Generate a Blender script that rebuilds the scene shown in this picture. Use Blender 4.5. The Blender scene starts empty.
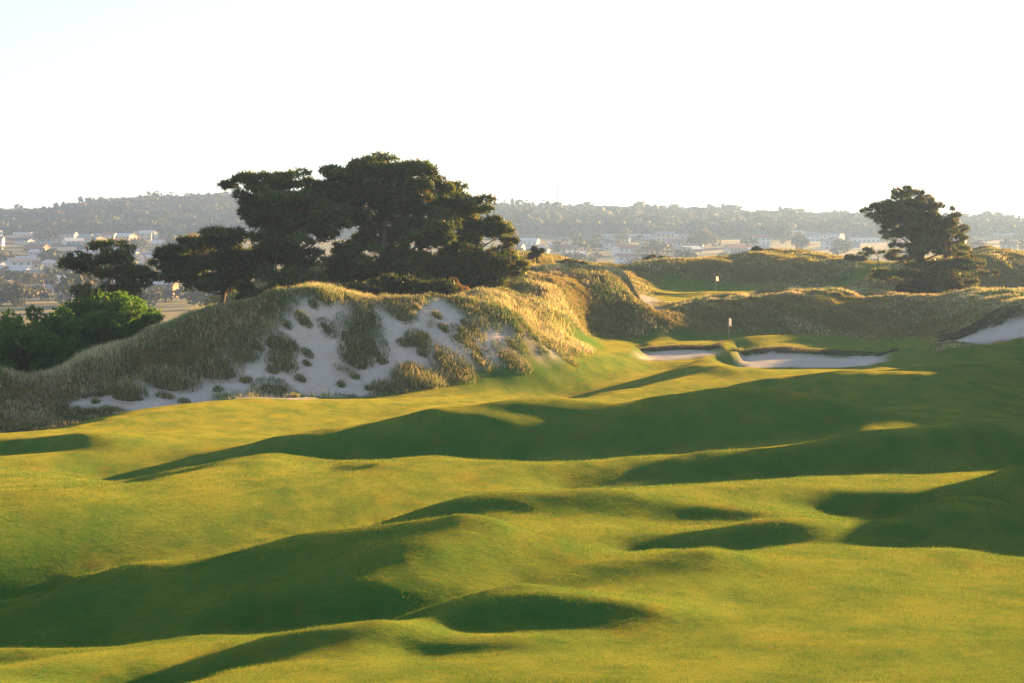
import bpy, numpy as np, math
from mathutils import Vector, Matrix
# Heights of the course, shaped to throw the fairway shadows, on a fan-shaped grid that opens away from the tee:
# u = x / distance, v = ln(distance); value = height below/above the eye / distance.
HEIGHT_STEPS = [[-9137,0,0,0,0,1,0,0,0,0,0,0,0,0,0,0,0,0,0,0,0,0,0,0,0,0,0,0,0,0,0,0,0,0,0,0,0,0,0,0,0,0,0,0,0,0,0,0,0,0,0,0,0,0,0,0,0,0,0,0,0,0,0,0,0,0,0,0,0,0,0,0,0,0,0,0,0,0,0,0,0,-1,0,0,0,0],
[132,-1,0,0,0,0,0,0,0,0,0,0,0,0,0,0,0,0,0,0,0,0,0,0,0,0,0,0,0,0,0,0,0,0,0,0,0,0,0,0,0,0,0,0,0,0,0,0,0,0,0,0,0,0,0,0,0,0,0,0,0,0,0,0,0,0,0,0,0,0,0,0,0,0,0,0,0,0,0,0,0,0,0,0,0,1],
[132,-1,0,0,0,-1,0,0,0,0,0,0,0,0,0,0,0,0,0,0,0,0,0,0,0,0,0,0,0,0,0,0,0,0,0,0,0,0,0,0,0,0,0,0,0,0,0,0,0,0,0,0,0,0,0,0,0,0,0,0,0,0,0,0,0,0,0,0,0,0,0,0,0,0,0,0,0,0,0,0,0,1,0,0,0,1],
[131,-1,-1,0,0,0,0,1,0,0,0,0,0,0,0,0,0,0,0,0,0,0,0,0,0,0,0,0,0,0,0,0,0,0,0,0,0,0,0,0,0,0,0,0,0,0,0,0,0,0,0,0,0,0,0,0,0,0,0,0,0,0,0,0,0,0,0,0,0,0,0,0,0,0,0,0,0,0,0,-1,0,0,0,0,1,1],
[128,0,0,0,0,0,0,-1,0,0,0,0,0,0,0,0,0,0,0,0,0,0,0,0,0,0,0,0,0,0,0,0,0,0,0,0,0,0,0,0,0,0,0,0,0,0,0,0,0,0,0,0,0,0,0,0,0,0,0,0,0,0,0,0,0,0,0,0,0,0,0,0,0,0,0,0,0,0,0,1,0,0,0,0,0,0],
[126,0,0,-1,0,1,0,0,0,0,0,0,0,0,0,0,0,0,0,0,0,0,0,0,0,0,0,0,0,0,0,0,0,0,0,0,0,0,0,0,0,0,0,0,0,0,0,0,0,0,0,0,0,0,0,0,0,0,0,0,0,0,0,0,0,0,0,0,0,0,0,0,0,0,0,0,0,0,0,0,0,-1,0,1,0,0],
[123,0,0,1,0,-1,1,0,0,0,0,0,0,0,0,0,0,0,0,0,0,0,0,0,0,0,0,0,0,0,0,0,0,0,0,0,0,0,0,0,0,0,0,0,0,0,0,0,0,0,0,0,0,0,0,0,0,0,0,0,0,0,0,0,0,0,0,0,0,0,0,0,0,0,0,0,0,0,0,0,-1,1,0,-1,0,0],
[122,0,0,0,0,0,-1,0,0,0,0,0,0,0,0,0,0,0,0,0,0,0,0,0,0,0,0,0,0,0,0,0,0,0,0,0,0,0,0,0,0,0,0,0,0,0,0,0,0,0,0,0,0,0,0,0,0,0,0,0,0,0,0,0,0,0,0,0,0,0,0,0,0,0,0,0,0,0,0,0,1,0,0,0,0,0],
[119,1,0,-1,0,1,0,0,0,0,0,0,0,0,0,0,0,0,0,0,0,0,0,0,0,0,0,0,0,0,0,0,0,0,0,0,0,0,0,0,0,0,0,0,0,0,0,0,0,0,0,0,0,0,0,0,0,0,0,0,0,0,0,0,0,0,0,0,0,0,0,0,0,0,0,0,0,0,0,0,0,-1,0,1,0,-1],
[118,-1,0,1,0,-1,1,0,0,0,0,0,0,0,0,0,0,0,0,0,0,0,0,0,0,0,0,0,0,0,0,0,0,0,0,0,0,0,0,0,0,0,0,0,0,0,0,0,0,0,0,0,0,0,0,0,0,0,0,0,0,0,0,0,0,0,0,0,0,0,0,0,0,0,0,0,0,0,0,0,-1,1,0,-1,0,1],
[115,1,0,0,0,0,-1,1,0,0,0,0,0,0,0,0,0,0,0,0,0,0,0,0,0,0,0,0,0,0,0,0,0,0,0,0,0,0,0,0,0,0,0,0,0,0,0,0,0,0,0,0,0,0,0,0,0,0,0,0,0,0,0,0,0,0,0,0,0,0,0,0,0,0,0,0,0,0,0,-1,1,0,0,0,0,-1],
[114,0,0,0,0,0,0,0,0,0,0,0,0,0,0,0,0,0,0,0,0,0,0,0,0,0,0,0,0,0,0,0,0,0,0,0,0,0,0,0,0,0,0,0,0,0,0,0,0,0,0,0,0,0,0,0,0,0,0,0,0,0,0,0,0,0,0,0,0,0,0,0,0,0,0,0,0,0,0,0,0,0,0,0,0,0],
[113,-1,0,0,0,0,1,-1,0,0,0,0,0,0,0,0,0,0,0,0,0,0,0,0,0,0,0,0,0,0,0,0,0,0,0,0,0,0,0,0,0,0,0,0,0,0,0,0,0,0,0,0,0,0,0,0,0,0,0,0,0,0,0,0,0,0,0,0,0,0,0,0,0,0,0,0,0,0,0,1,-1,0,0,0,0,1],
[110,1,0,-1,1,0,-1,0,0,0,0,0,0,0,0,0,0,0,0,0,0,0,0,0,0,0,0,0,0,0,0,0,0,0,0,0,0,0,0,0,0,0,0,0,0,0,0,0,0,0,0,0,0,0,0,0,0,0,0,0,0,0,0,0,0,0,0,0,0,0,0,0,0,0,0,0,0,0,0,0,1,0,-1,1,0,-1],
[109,-1,0,1,-1,1,0,0,0,0,0,0,0,0,0,0,0,0,0,0,0,0,0,0,0,0,0,0,0,0,0,0,0,0,0,0,0,0,0,0,0,0,0,0,0,0,0,0,0,0,0,0,0,0,0,0,0,0,0,0,0,0,0,0,0,0,0,0,0,0,0,0,0,0,0,0,0,0,0,0,0,-1,1,-1,0,1],
[106,1,0,0,0,-1,1,0,0,0,0,0,0,0,0,0,0,0,0,0,0,0,0,0,0,0,0,0,0,0,0,0,0,0,0,0,0,0,0,0,0,0,0,0,0,0,0,0,0,0,0,0,0,0,0,0,0,0,0,0,0,0,0,0,0,0,0,0,0,0,0,0,0,0,0,0,0,0,0,0,-1,1,0,0,0,-1],
[106,-1,1,-1,1,0,-1,0,0,0,0,0,0,0,0,0,0,0,0,0,0,0,0,0,0,0,0,0,0,0,0,0,0,0,0,0,0,0,0,0,0,0,0,0,0,0,0,0,0,0,0,0,0,0,0,0,0,0,0,0,0,0,0,0,0,0,0,0,0,0,0,0,0,0,0,0,0,0,0,0,1,0,-1,1,-1,1],
[103,1,-1,1,-1,0,0,1,0,0,0,0,0,0,0,0,0,0,0,0,0,0,0,0,0,0,0,0,0,0,0,0,0,0,0,0,0,0,0,0,0,0,0,0,0,0,0,0,0,0,0,0,0,0,0,0,0,0,0,0,0,0,0,0,0,0,0,0,0,0,0,0,0,0,0,0,0,0,0,-1,0,0,1,-1,1,-1],
[102,0,0,0,0,0,0,-1,1,0,0,0,0,0,0,0,0,0,0,0,0,0,0,0,0,0,0,0,0,0,0,0,0,0,0,0,0,0,0,0,0,0,0,0,0,0,0,0,0,0,0,0,0,0,0,0,0,0,0,0,0,0,0,0,0,0,0,0,0,0,0,0,0,0,0,0,0,0,-1,1,0,0,0,0,0,0],
[100,0,0,0,0,1,0,0,-1,0,0,0,0,0,0,0,0,0,0,0,0,0,0,0,0,0,0,0,0,0,0,0,0,0,0,0,0,0,0,0,0,0,0,0,0,0,0,0,0,0,0,0,0,0,0,0,0,0,0,0,0,0,0,0,0,0,0,0,0,0,0,0,0,0,0,0,0,0,1,0,0,-1,0,0,0,0],
[99,0,0,0,0,-1,0,1,0,0,0,0,0,0,0,0,0,0,0,0,0,0,0,0,0,0,0,0,0,0,0,0,0,0,0,0,0,0,0,0,0,0,0,0,0,0,0,0,0,0,0,0,0,0,0,0,0,0,0,0,0,0,0,0,0,0,0,0,0,0,0,0,0,0,0,0,0,0,0,-1,0,1,0,0,0,0],
[97,0,0,0,0,0,1,-1,0,0,0,0,0,0,0,0,0,0,0,0,0,0,0,0,0,0,0,0,0,0,0,0,0,0,0,0,0,0,0,0,0,0,0,0,0,0,0,0,0,0,0,0,0,0,0,0,0,0,0,0,0,0,0,0,0,0,0,0,0,0,0,0,0,0,0,0,0,0,0,1,-1,0,0,0,0,0],
[96,0,0,0,0,0,-1,0,0,0,0,0,0,0,0,0,0,0,0,0,0,0,0,0,0,0,0,0,0,0,0,0,0,0,0,0,0,0,0,0,0,0,0,0,0,0,0,0,0,0,0,0,0,0,0,0,0,0,0,0,0,0,0,0,0,0,0,0,0,0,0,0,0,0,0,0,0,0,0,0,1,0,0,0,0,0],
[94,0,0,0,0,0,0,0,0,0,0,0,0,0,0,0,0,0,0,0,0,0,0,0,0,0,0,0,0,0,0,0,0,0,0,0,0,0,0,0,0,0,0,0,0,0,0,0,0,0,0,0,0,0,0,0,0,0,0,0,0,0,0,0,0,0,0,0,0,0,0,0,0,0,0,0,0,0,0,0,0,0,0,0,0,0],
[92,0,0,0,0,1,0,0,0,0,0,0,0,0,0,0,0,0,0,0,0,0,0,0,0,0,0,0,0,0,0,0,0,0,0,0,0,0,0,0,0,0,0,0,0,0,0,0,0,0,0,0,0,0,0,0,0,0,0,0,0,0,0,0,0,0,0,0,0,0,0,0,0,0,0,0,0,0,0,0,0,-1,0,0,0,0],
[91,0,0,0,0,-1,1,0,0,0,0,0,0,0,0,0,0,0,0,0,0,0,0,0,0,0,0,0,0,0,0,0,0,0,0,0,0,0,0,0,0,0,0,0,0,0,0,0,0,0,0,0,0,0,0,0,0,0,0,0,0,0,0,0,0,0,0,0,0,0,0,0,0,0,0,0,0,0,0,0,-1,1,0,0,0,0],
[89,0,1,-1,0,1,-1,0,0,0,0,0,0,0,0,0,0,0,0,0,0,0,0,0,0,0,0,0,0,0,0,0,0,0,0,0,0,0,0,0,0,0,0,0,0,0,0,0,0,0,0,0,0,0,0,0,0,0,0,0,0,0,0,0,0,0,0,0,0,0,0,0,0,0,0,0,0,0,0,0,1,-1,0,1,-1,0],
[88,0,-1,1,0,-1,0,1,0,0,0,0,0,0,0,0,0,0,0,0,0,0,0,0,0,0,0,0,0,0,0,0,0,0,0,0,0,0,0,0,0,0,0,0,0,0,0,0,0,0,0,0,0,0,0,0,0,0,0,0,0,0,0,0,0,0,0,0,0,0,0,0,0,0,0,0,0,0,-1,0,0,1,0,-1,1,0],
[86,0,0,0,0,0,0,0,0,0,0,0,0,0,0,0,0,0,0,0,0,0,0,0,0,0,0,0,0,0,0,0,0,0,0,0,0,0,0,0,0,0,0,0,0,0,0,0,0,0,0,0,0,0,0,0,0,0,0,0,0,0,0,0,0,0,0,0,0,0,0,0,0,0,0,0,0,0,1,-1,0,0,0,0,0,0],
[84,0,1,0,0,0,0,-1,0,0,0,0,0,0,0,0,0,0,0,0,0,0,0,0,0,0,0,0,0,0,0,0,0,0,0,0,0,0,0,0,0,0,0,0,0,0,0,0,0,0,0,0,0,0,0,0,0,0,0,0,0,0,0,0,0,0,0,0,0,0,0,0,0,0,0,0,0,0,0,1,0,0,0,0,-1,0],
[83,1,-1,0,0,0,0,0,0,0,0,0,0,0,0,0,0,0,0,0,0,0,0,0,0,0,0,0,0,0,0,0,0,0,0,0,0,0,0,0,0,0,0,0,0,0,0,0,0,0,0,0,0,0,0,0,0,0,0,0,0,0,0,0,0,0,0,0,0,0,0,0,0,0,0,0,0,0,0,0,0,0,0,0,1,-1],
[82,0,0,0,0,0,0,0,0,0,0,0,0,0,0,0,0,0,0,0,0,0,0,0,0,0,0,0,0,0,0,0,0,0,0,0,0,0,0,0,0,0,0,0,0,0,0,0,0,0,0,0,0,0,0,0,0,0,0,0,0,0,0,0,0,0,0,0,0,0,0,0,0,0,0,0,0,0,0,0,0,0,0,0,0,0],
[81,-1,1,-1,1,0,0,0,0,0,0,0,0,0,0,0,0,0,0,0,0,0,0,0,0,0,0,0,0,0,0,0,0,0,0,0,0,0,0,0,0,0,0,0,0,0,0,0,0,0,0,0,0,0,0,0,0,0,0,0,0,0,0,0,0,0,0,0,0,0,0,0,0,0,0,0,0,0,0,0,0,0,-1,1,-1,1],
[79,1,-1,1,-1,0,0,0,0,0,0,0,0,0,0,0,0,0,0,0,0,0,0,0,0,0,0,0,0,0,0,0,0,0,0,0,0,0,0,0,0,0,0,0,0,0,0,0,0,0,0,0,0,0,0,0,0,0,0,0,0,0,0,0,0,0,0,0,0,0,0,0,0,0,0,0,0,0,0,0,0,0,1,-1,1,-1],
[78,0,0,0,0,0,0,0,0,0,0,0,0,0,0,0,0,0,0,0,0,0,0,0,0,0,0,0,0,0,0,0,0,0,0,0,0,0,0,0,0,0,0,0,0,0,0,0,0,0,0,0,0,0,0,0,0,0,0,0,0,0,0,0,0,0,0,0,0,0,0,0,0,0,0,0,0,0,0,0,0,0,0,0,0,0],
[77,0,0,0,0,0,0,0,0,0,0,0,0,0,0,0,0,0,0,0,0,0,0,0,0,0,0,0,0,0,0,0,0,0,0,0,0,0,0,0,0,0,0,0,0,0,0,0,0,0,0,0,0,0,0,0,0,0,0,0,0,0,0,0,0,0,0,0,0,0,0,0,0,0,0,0,0,0,0,0,0,0,0,0,0,0],
[76,-1,1,-1,1,0,0,0,0,0,0,0,0,0,0,0,0,0,0,0,0,0,0,0,0,0,0,0,0,0,0,0,0,0,0,0,0,0,0,0,0,0,0,0,0,0,0,0,0,0,0,0,0,0,0,0,0,0,0,0,0,0,0,0,0,0,0,0,0,0,0,0,0,0,0,0,0,0,0,0,0,0,-1,1,-1,1],
[74,1,-1,1,-1,0,0,0,0,0,0,0,0,0,0,0,0,0,0,0,0,0,0,0,0,0,0,0,0,0,0,0,0,0,0,0,0,0,0,0,0,0,0,0,0,0,0,0,0,0,0,0,0,0,0,0,0,0,0,0,0,0,0,0,0,0,0,0,0,0,0,0,0,0,0,0,0,0,0,0,0,0,1,-1,1,-1],
[73,0,0,0,0,0,0,1,0,0,0,0,0,0,0,0,0,0,0,0,0,0,0,0,0,0,0,0,0,0,0,0,0,0,0,0,0,0,0,0,0,0,0,0,0,0,0,0,0,0,0,0,0,0,0,0,0,0,0,0,0,0,0,0,0,0,0,0,0,0,0,0,0,0,0,0,0,0,0,0,-1,0,0,0,0,0],
[72,0,0,0,0,0,1,-1,0,0,0,0,0,0,0,0,0,0,0,0,0,0,0,0,0,0,0,0,0,0,0,0,0,0,0,0,0,0,0,0,0,0,0,0,0,0,0,0,0,0,0,0,0,0,0,0,0,0,0,0,0,0,0,0,0,0,0,0,0,0,0,0,0,0,0,0,0,0,0,0,0,0,0,0,0,1],
[71,0,0,0,0,0,0,0,0,0,0,0,0,0,0,0,-1,0,0,0,0,0,0,1,0,0,0,0,0,0,0,0,0,0,0,0,0,0,0,0,0,0,0,0,0,0,0,0,0,0,0,0,0,0,0,0,0,0,0,0,0,0,0,0,0,0,0,0,0,0,0,0,0,0,0,0,0,0,0,0,0,0,0,0,0,-1],
[70,0,0,0,0,0,-1,0,0,0,0,0,0,0,0,0,1,0,0,0,0,0,0,-1,0,0,0,0,0,0,0,0,0,0,0,0,0,0,0,0,0,0,0,0,0,0,0,0,0,0,0,0,0,0,0,0,0,0,0,0,0,0,0,0,0,0,0,0,0,0,0,0,0,0,0,0,0,0,0,0,1,0,0,0,0,0],
[69,-1,1,0,0,0,0,0,0,0,0,0,0,0,0,0,0,0,0,0,0,0,0,0,0,0,0,0,0,0,0,0,0,0,0,0,0,0,0,0,0,0,0,0,0,0,0,0,0,0,0,0,0,0,0,0,0,0,0,0,0,0,0,0,0,0,0,0,0,0,0,0,0,0,0,0,0,0,0,0,0,0,0,0,-1,1],
[67,1,-1,0,1,0,0,0,0,0,0,0,0,0,0,0,0,0,0,0,0,0,0,0,0,0,0,0,0,0,0,0,0,0,0,0,0,0,0,0,0,0,0,0,0,0,0,0,0,0,0,0,0,0,0,0,0,0,0,0,0,0,0,0,0,0,0,0,0,0,0,0,0,0,0,0,0,0,0,0,0,0,-1,0,1,-1],
[67,0,0,0,-1,0,0,0,1,0,0,0,0,0,0,0,0,0,0,0,0,0,0,0,0,0,0,0,0,0,0,-1,0,0,0,0,1,0,0,0,0,0,0,0,0,0,0,0,0,0,0,0,0,0,0,0,0,0,0,0,0,0,0,0,0,0,0,0,0,0,0,0,0,0,0,0,0,0,0,0,-1,0,1,0,0,0],
[65,0,1,0,0,0,0,0,-1,0,1,0,0,0,0,0,0,1,0,0,0,1,0,-1,0,0,0,0,-1,0,0,1,-1,0,0,0,0,0,0,0,0,0,0,0,0,0,0,0,0,0,0,0,0,0,0,0,0,0,0,0,0,0,0,0,0,-1,0,0,0,0,0,0,0,0,1,0,0,0,-1,0,1,0,0,0,-1,0],
[66,-1,0,0,0,0,0,0,0,1,-1,0,0,0,0,1,0,-1,1,0,1,-1,0,1,0,0,0,0,0,-1,0,-1,1,0,0,0,-1,0,0,0,0,0,0,0,0,0,0,0,0,0,0,0,0,0,0,0,0,0,0,0,0,0,0,0,0,1,-1,0,0,0,0,0,0,0,-1,1,0,0,0,0,0,0,0,0,0,1],
[65,0,-1,0,0,0,0,0,0,0,0,0,0,0,0,-1,0,1,0,1,0,0,1,-1,0,0,0,1,1,-1,-1,0,-1,0,0,0,0,0,0,0,0,0,0,0,0,0,0,0,0,0,0,0,0,0,0,0,0,0,0,0,0,0,0,0,-1,0,1,0,0,0,0,0,0,0,0,-1,0,0,1,0,0,0,0,0,1,0],
[64,-1,-1,0,0,0,1,0,0,-1,0,1,0,0,-1,0,-1,0,0,1,0,1,-1,0,-1,0,2,1,1,0,-1,0,0,-1,0,0,0,0,0,1,0,0,0,0,0,0,0,-1,0,0,0,0,0,0,0,0,0,0,0,0,0,-1,0,0,1,0,0,0,0,0,0,0,0,0,0,0,0,0,0,0,-1,0,0,0,1,1],
[62,-2,0,0,0,0,-1,1,0,0,1,-1,0,-1,0,-2,0,-2,1,0,1,0,0,-2,-2,0,3,5,1,1,-1,-1,-1,1,0,0,0,0,0,-1,0,0,0,0,0,0,0,1,0,-1,0,0,0,0,0,0,0,0,0,0,0,0,0,0,0,0,0,0,0,0,0,0,0,0,0,0,0,0,0,0,0,0,0,0,0,2],
[58,-1,0,-1,0,0,1,-1,0,1,-1,0,0,0,-2,-2,-3,-1,-1,0,0,0,-2,-3,-3,1,5,9,3,-1,1,-1,1,-1,0,0,0,0,0,0,0,0,0,0,0,0,0,0,0,0,0,0,0,0,0,0,0,0,0,0,-1,1,0,0,0,0,0,0,0,0,0,0,0,0,0,0,0,0,0,0,1,-1,0,1,0,1],
[52,0,-1,1,0,0,-1,1,0,0,0,0,0,-1,-2,-3,-4,-3,-2,-2,-1,-1,-4,-4,-4,-2,4,16,7,3,1,1,-1,-1,0,0,0,0,0,0,0,0,0,0,0,0,0,0,0,0,0,0,-1,0,0,0,0,0,0,1,0,0,1,1,0,1,0,0,0,0,0,0,0,0,0,0,0,0,0,0,-1,1,0,-1,1,0],
[45,1,1,-1,0,0,1,-1,1,-1,1,0,0,-1,-1,-3,-5,-5,-4,-4,-5,-3,-3,-5,-3,-6,-1,22,17,5,2,1,-1,0,-1,0,1,0,0,0,0,0,0,0,0,0,0,0,0,1,-1,0,1,-1,0,0,0,0,0,-1,2,0,1,0,1,-1,0,0,0,0,0,0,0,0,0,0,0,0,0,0,1,-1,0,1,-1,-1],
[40,2,0,1,0,0,-1,1,-1,1,0,1,-1,0,-1,-3,-4,-6,-8,-7,-5,-6,-2,-1,-4,-3,-1,12,28,7,2,1,0,-1,0,0,0,2,0,0,0,0,0,0,0,0,1,0,-1,0,1,-1,0,1,-1,0,0,0,0,0,-1,1,-1,0,0,1,0,0,0,0,0,0,0,0,0,0,0,0,0,0,-1,1,0,-1,0,-2],
[38,1,1,0,0,0,0,0,1,0,0,0,0,0,-1,-1,-3,-5,-7,-7,-8,-7,-5,-5,0,0,1,4,28,13,2,1,0,-2,-2,0,2,1,2,0,0,0,0,0,0,0,0,0,1,0,0,0,0,-1,1,-1,0,0,0,0,0,-1,0,0,-1,0,0,0,0,0,0,0,0,0,0,0,0,0,0,0,1,-1,0,0,-1,-1],
[38,1,0,0,0,0,0,0,0,0,0,0,1,0,-2,-2,-1,-2,-1,-1,-5,-10,-13,-12,-5,2,8,2,11,21,8,3,-2,-2,-3,-1,2,3,1,2,0,0,0,-1,1,0,0,1,0,0,0,0,0,0,0,0,-1,0,-1,0,0,0,0,-1,0,-1,0,1,0,0,0,0,0,0,0,0,0,0,0,0,-1,1,0,0,0,-2],
[37,0,1,0,0,0,0,0,0,0,1,0,0,-2,-1,-3,-4,1,4,6,6,2,-7,-11,-17,-2,4,-7,-11,13,19,10,2,-3,-6,-3,1,4,4,0,1,0,-1,1,0,1,0,0,1,0,0,1,-1,1,-1,0,0,0,0,-1,0,-1,-1,0,0,0,0,-1,0,0,1,0,0,0,0,0,0,0,0,-1,1,0,0,0,-1,1],
[38,0,-1,0,0,1,0,0,0,0,0,0,-1,-1,-4,-8,-7,-2,8,9,15,18,13,8,-3,-6,-3,-20,-28,-7,5,14,9,-2,-8,-11,-1,6,3,3,0,0,0,0,1,1,1,0,0,0,1,0,0,0,0,0,0,-1,0,0,-1,0,0,-1,0,0,0,0,0,0,-1,0,0,0,0,0,0,0,0,1,0,0,0,0,0,-1],
[37,0,0,0,1,-1,0,0,0,1,0,0,-1,-2,-6,-11,-14,-4,4,5,16,23,19,16,12,-9,-7,-5,-7,-4,0,-2,4,0,-12,-21,-11,5,6,3,1,-1,1,0,0,1,1,1,0,1,-1,1,1,-1,1,0,0,0,-1,0,-1,0,-1,0,-1,0,-1,0,0,1,0,0,0,0,0,0,0,0,0,0,0,0,0,0,0,0],
[37,-1,1,0,-1,1,0,0,0,-1,1,-1,0,-3,-7,-11,-13,-8,-4,5,12,20,19,16,13,3,-19,-3,8,9,10,4,4,7,-7,-24,-13,-12,-5,3,-1,-1,-1,0,0,0,-1,1,1,0,1,0,0,1,0,0,0,0,0,0,0,-1,-1,0,0,-1,0,0,0,-1,0,0,1,0,0,0,0,0,0,0,-1,0,0,0,1,0],
[36,0,0,0,1,-1,1,-1,0,0,0,0,-1,-4,-7,-5,-9,-14,-25,17,12,5,24,14,13,10,-8,-21,0,14,20,11,14,12,15,1,-15,-14,-8,-11,-18,-12,-5,-2,-2,-1,1,-1,1,1,0,0,1,0,0,1,0,0,0,0,0,0,-1,-1,-1,0,-1,0,0,0,0,0,-1,1,0,0,0,0,0,0,1,-1,0,0,0,0],
[35,1,-1,1,-1,1,-1,0,0,1,-1,1,-2,-5,-2,-7,-14,-16,-6,6,7,3,14,15,10,10,6,-18,-19,2,6,2,6,21,34,9,-21,-18,-2,0,-2,-5,-4,-4,-4,-2,-1,1,0,0,1,1,0,0,1,0,0,0,1,-1,0,0,1,0,-1,-2,0,-1,-1,0,0,0,1,-1,0,0,0,0,0,0,0,1,0,0,-1,1],
[35,0,1,-1,1,-1,0,0,-1,1,0,1,-4,-1,-3,-16,-26,-8,33,-7,-7,0,-3,12,16,13,9,2,-24,-16,-2,-2,-1,-3,11,37,2,-19,-12,0,13,12,4,-1,-3,-4,-2,-1,0,1,1,0,0,1,0,0,0,1,0,0,0,0,1,0,0,-1,-2,-1,-1,0,0,0,0,0,0,0,0,0,0,0,0,0,0,0,0,0],
[35,-1,0,1,-1,0,0,0,1,-1,1,0,-1,3,-5,-18,-24,7,21,-5,-13,-8,-6,6,13,14,12,6,-8,-27,-11,5,-1,-4,0,32,17,-12,0,-2,3,9,5,3,-2,-4,-3,-1,-1,0,0,0,1,1,0,0,1,0,0,1,0,0,1,1,0,-1,-1,-3,-1,-1,0,0,0,0,0,1,0,0,0,0,0,-1,0,0,1,0],
[33,1,0,0,0,0,-1,0,0,1,2,-2,4,3,-2,-2,10,19,2,-8,-15,-32,-20,-6,7,12,10,10,2,-15,-22,-1,4,2,-6,26,50,40,1,-16,-18,-16,-9,0,1,-6,-5,-3,0,0,-1,1,1,0,0,1,0,1,0,0,1,0,2,1,1,-1,-3,-1,-2,-2,-1,1,-1,1,0,-1,1,0,0,0,-1,1,0,0,0,-1],
[34,0,0,-1,0,0,0,0,1,0,0,1,4,4,3,11,23,15,-4,-4,-7,-5,-31,-36,-14,2,9,8,6,-4,-13,-8,3,2,-2,9,48,44,23,20,7,-11,-21,-25,-14,-19,-13,-6,-4,-1,1,0,-1,1,1,0,1,-1,1,1,0,1,2,3,0,0,-2,-3,-3,-1,-1,-2,1,0,0,1,-1,0,0,0,1,0,0,0,-1,1],
[32,1,-1,1,0,-1,1,0,0,0,1,1,4,3,3,11,15,6,-6,-10,-4,-1,2,-9,-29,-21,2,5,5,4,-5,-8,-5,0,8,12,16,27,20,15,16,13,7,0,-21,-31,-22,-13,-6,-2,-2,0,1,-1,1,0,1,1,0,0,0,2,2,3,2,0,-2,-3,-3,-3,-2,0,-1,0,1,-1,1,0,0,0,0,-1,0,0,1,0],
[33,-1,1,-1,0,0,0,0,0,1,0,2,0,1,4,5,4,-6,-13,-20,-12,0,13,13,10,-1,-15,-6,-1,1,0,-6,-7,5,9,10,5,12,15,-2,-12,-3,2,0,3,11,-3,-6,-4,-5,-1,-1,-1,1,0,1,0,0,1,0,1,1,4,4,2,0,-1,-4,-4,-3,-2,-2,0,0,-1,1,0,0,0,0,0,1,0,0,-1,0],
[32,-1,0,0,0,1,0,0,0,1,0,0,0,-2,1,1,-3,-12,-31,-20,-15,-7,7,18,25,22,12,0,-7,-7,-4,-5,-4,1,9,8,3,3,10,15,-14,-16,-10,-1,7,13,9,1,-2,-1,-1,-1,-1,0,0,0,0,1,0,1,0,2,4,4,3,1,-2,-3,-4,-4,-3,-2,-1,0,0,0,0,0,1,0,-1,0,0,0,1,0],
[30,1,0,0,0,0,0,1,0,-1,0,0,-2,-4,-5,-4,-4,-26,-20,-9,-6,2,0,13,14,10,13,14,7,-10,-5,-4,-5,0,5,0,-3,-2,6,10,6,-4,-6,-4,3,9,8,5,1,2,-1,-1,0,-1,0,1,0,0,1,0,1,1,5,5,4,1,-1,-4,-4,-5,-3,-2,-2,-1,1,0,0,0,0,0,1,-1,0,0,0,-1],
[31,0,0,0,0,0,0,-1,1,0,0,-1,-4,-7,-10,-9,-12,-20,-9,6,18,21,22,15,-3,-10,-10,-7,0,3,-1,-3,-6,-6,-1,-13,-9,-3,-4,-1,23,16,5,1,1,5,7,4,3,1,2,0,-1,0,-1,0,1,0,0,1,0,2,5,5,5,1,-1,-2,-5,-5,-5,-3,-1,-1,0,0,0,1,-1,0,0,1,0,0,-1,0],
[29,1,0,0,0,0,0,1,0,0,-2,-1,-3,-9,-11,-14,-15,-8,10,29,31,21,10,-4,1,0,-1,-6,-9,-14,-2,-2,-7,-14,-13,-13,-9,-9,-7,0,13,17,16,9,4,3,3,4,2,2,0,0,1,-1,0,0,0,1,0,0,1,2,4,7,4,3,0,-4,-5,-5,-4,-4,-2,-1,0,0,0,0,0,0,0,0,0,0,0,0],
[29,1,0,1,0,0,0,0,-1,0,0,-1,-4,-7,-8,-13,-15,4,32,33,21,5,-4,-3,-2,3,4,9,14,21,-3,-2,-3,-17,-35,-35,-27,-17,-8,0,8,11,14,11,7,4,2,1,2,0,1,0,0,0,0,0,0,-1,1,1,0,2,6,6,6,3,-2,-3,-4,-5,-6,-3,-2,-1,-1,0,0,0,1,0,0,0,0,0,-1,-1],
[31,0,1,-1,0,0,0,0,1,-1,0,-2,-1,-1,-4,-8,-9,16,40,19,-1,-4,-4,-3,-3,0,2,6,9,17,15,11,18,14,-21,-44,-43,-35,-17,-2,4,7,6,7,5,4,2,2,1,-1,-1,0,0,1,0,-1,0,1,0,0,1,2,5,8,6,3,0,-3,-5,-6,-4,-4,-3,-2,0,0,0,0,0,0,0,0,0,0,0,-1],
[32,1,-1,0,0,0,1,0,-1,0,0,0,1,4,2,3,6,26,13,-1,-3,-3,-5,-5,-4,-2,0,1,4,7,10,9,11,23,20,-9,-27,-36,-35,-18,-2,-1,2,3,4,2,2,1,-1,-1,-1,0,0,-1,0,1,0,0,1,0,0,2,7,7,7,3,1,-3,-5,-5,-6,-4,-3,-1,-1,0,0,1,-1,1,0,0,0,0,0,0],
[35,-1,0,0,0,0,0,0,0,0,0,1,3,6,12,15,20,7,-8,-4,-1,-2,-3,-5,-4,-4,-5,-2,1,3,5,6,1,3,21,14,2,-7,-27,-34,-18,-3,2,4,1,1,1,-1,-1,-1,-1,0,-1,1,0,-1,0,1,0,0,1,2,7,8,7,4,1,-3,-5,-6,-5,-5,-2,-2,-1,0,1,-1,1,0,0,0,0,0,0,1],
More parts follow.
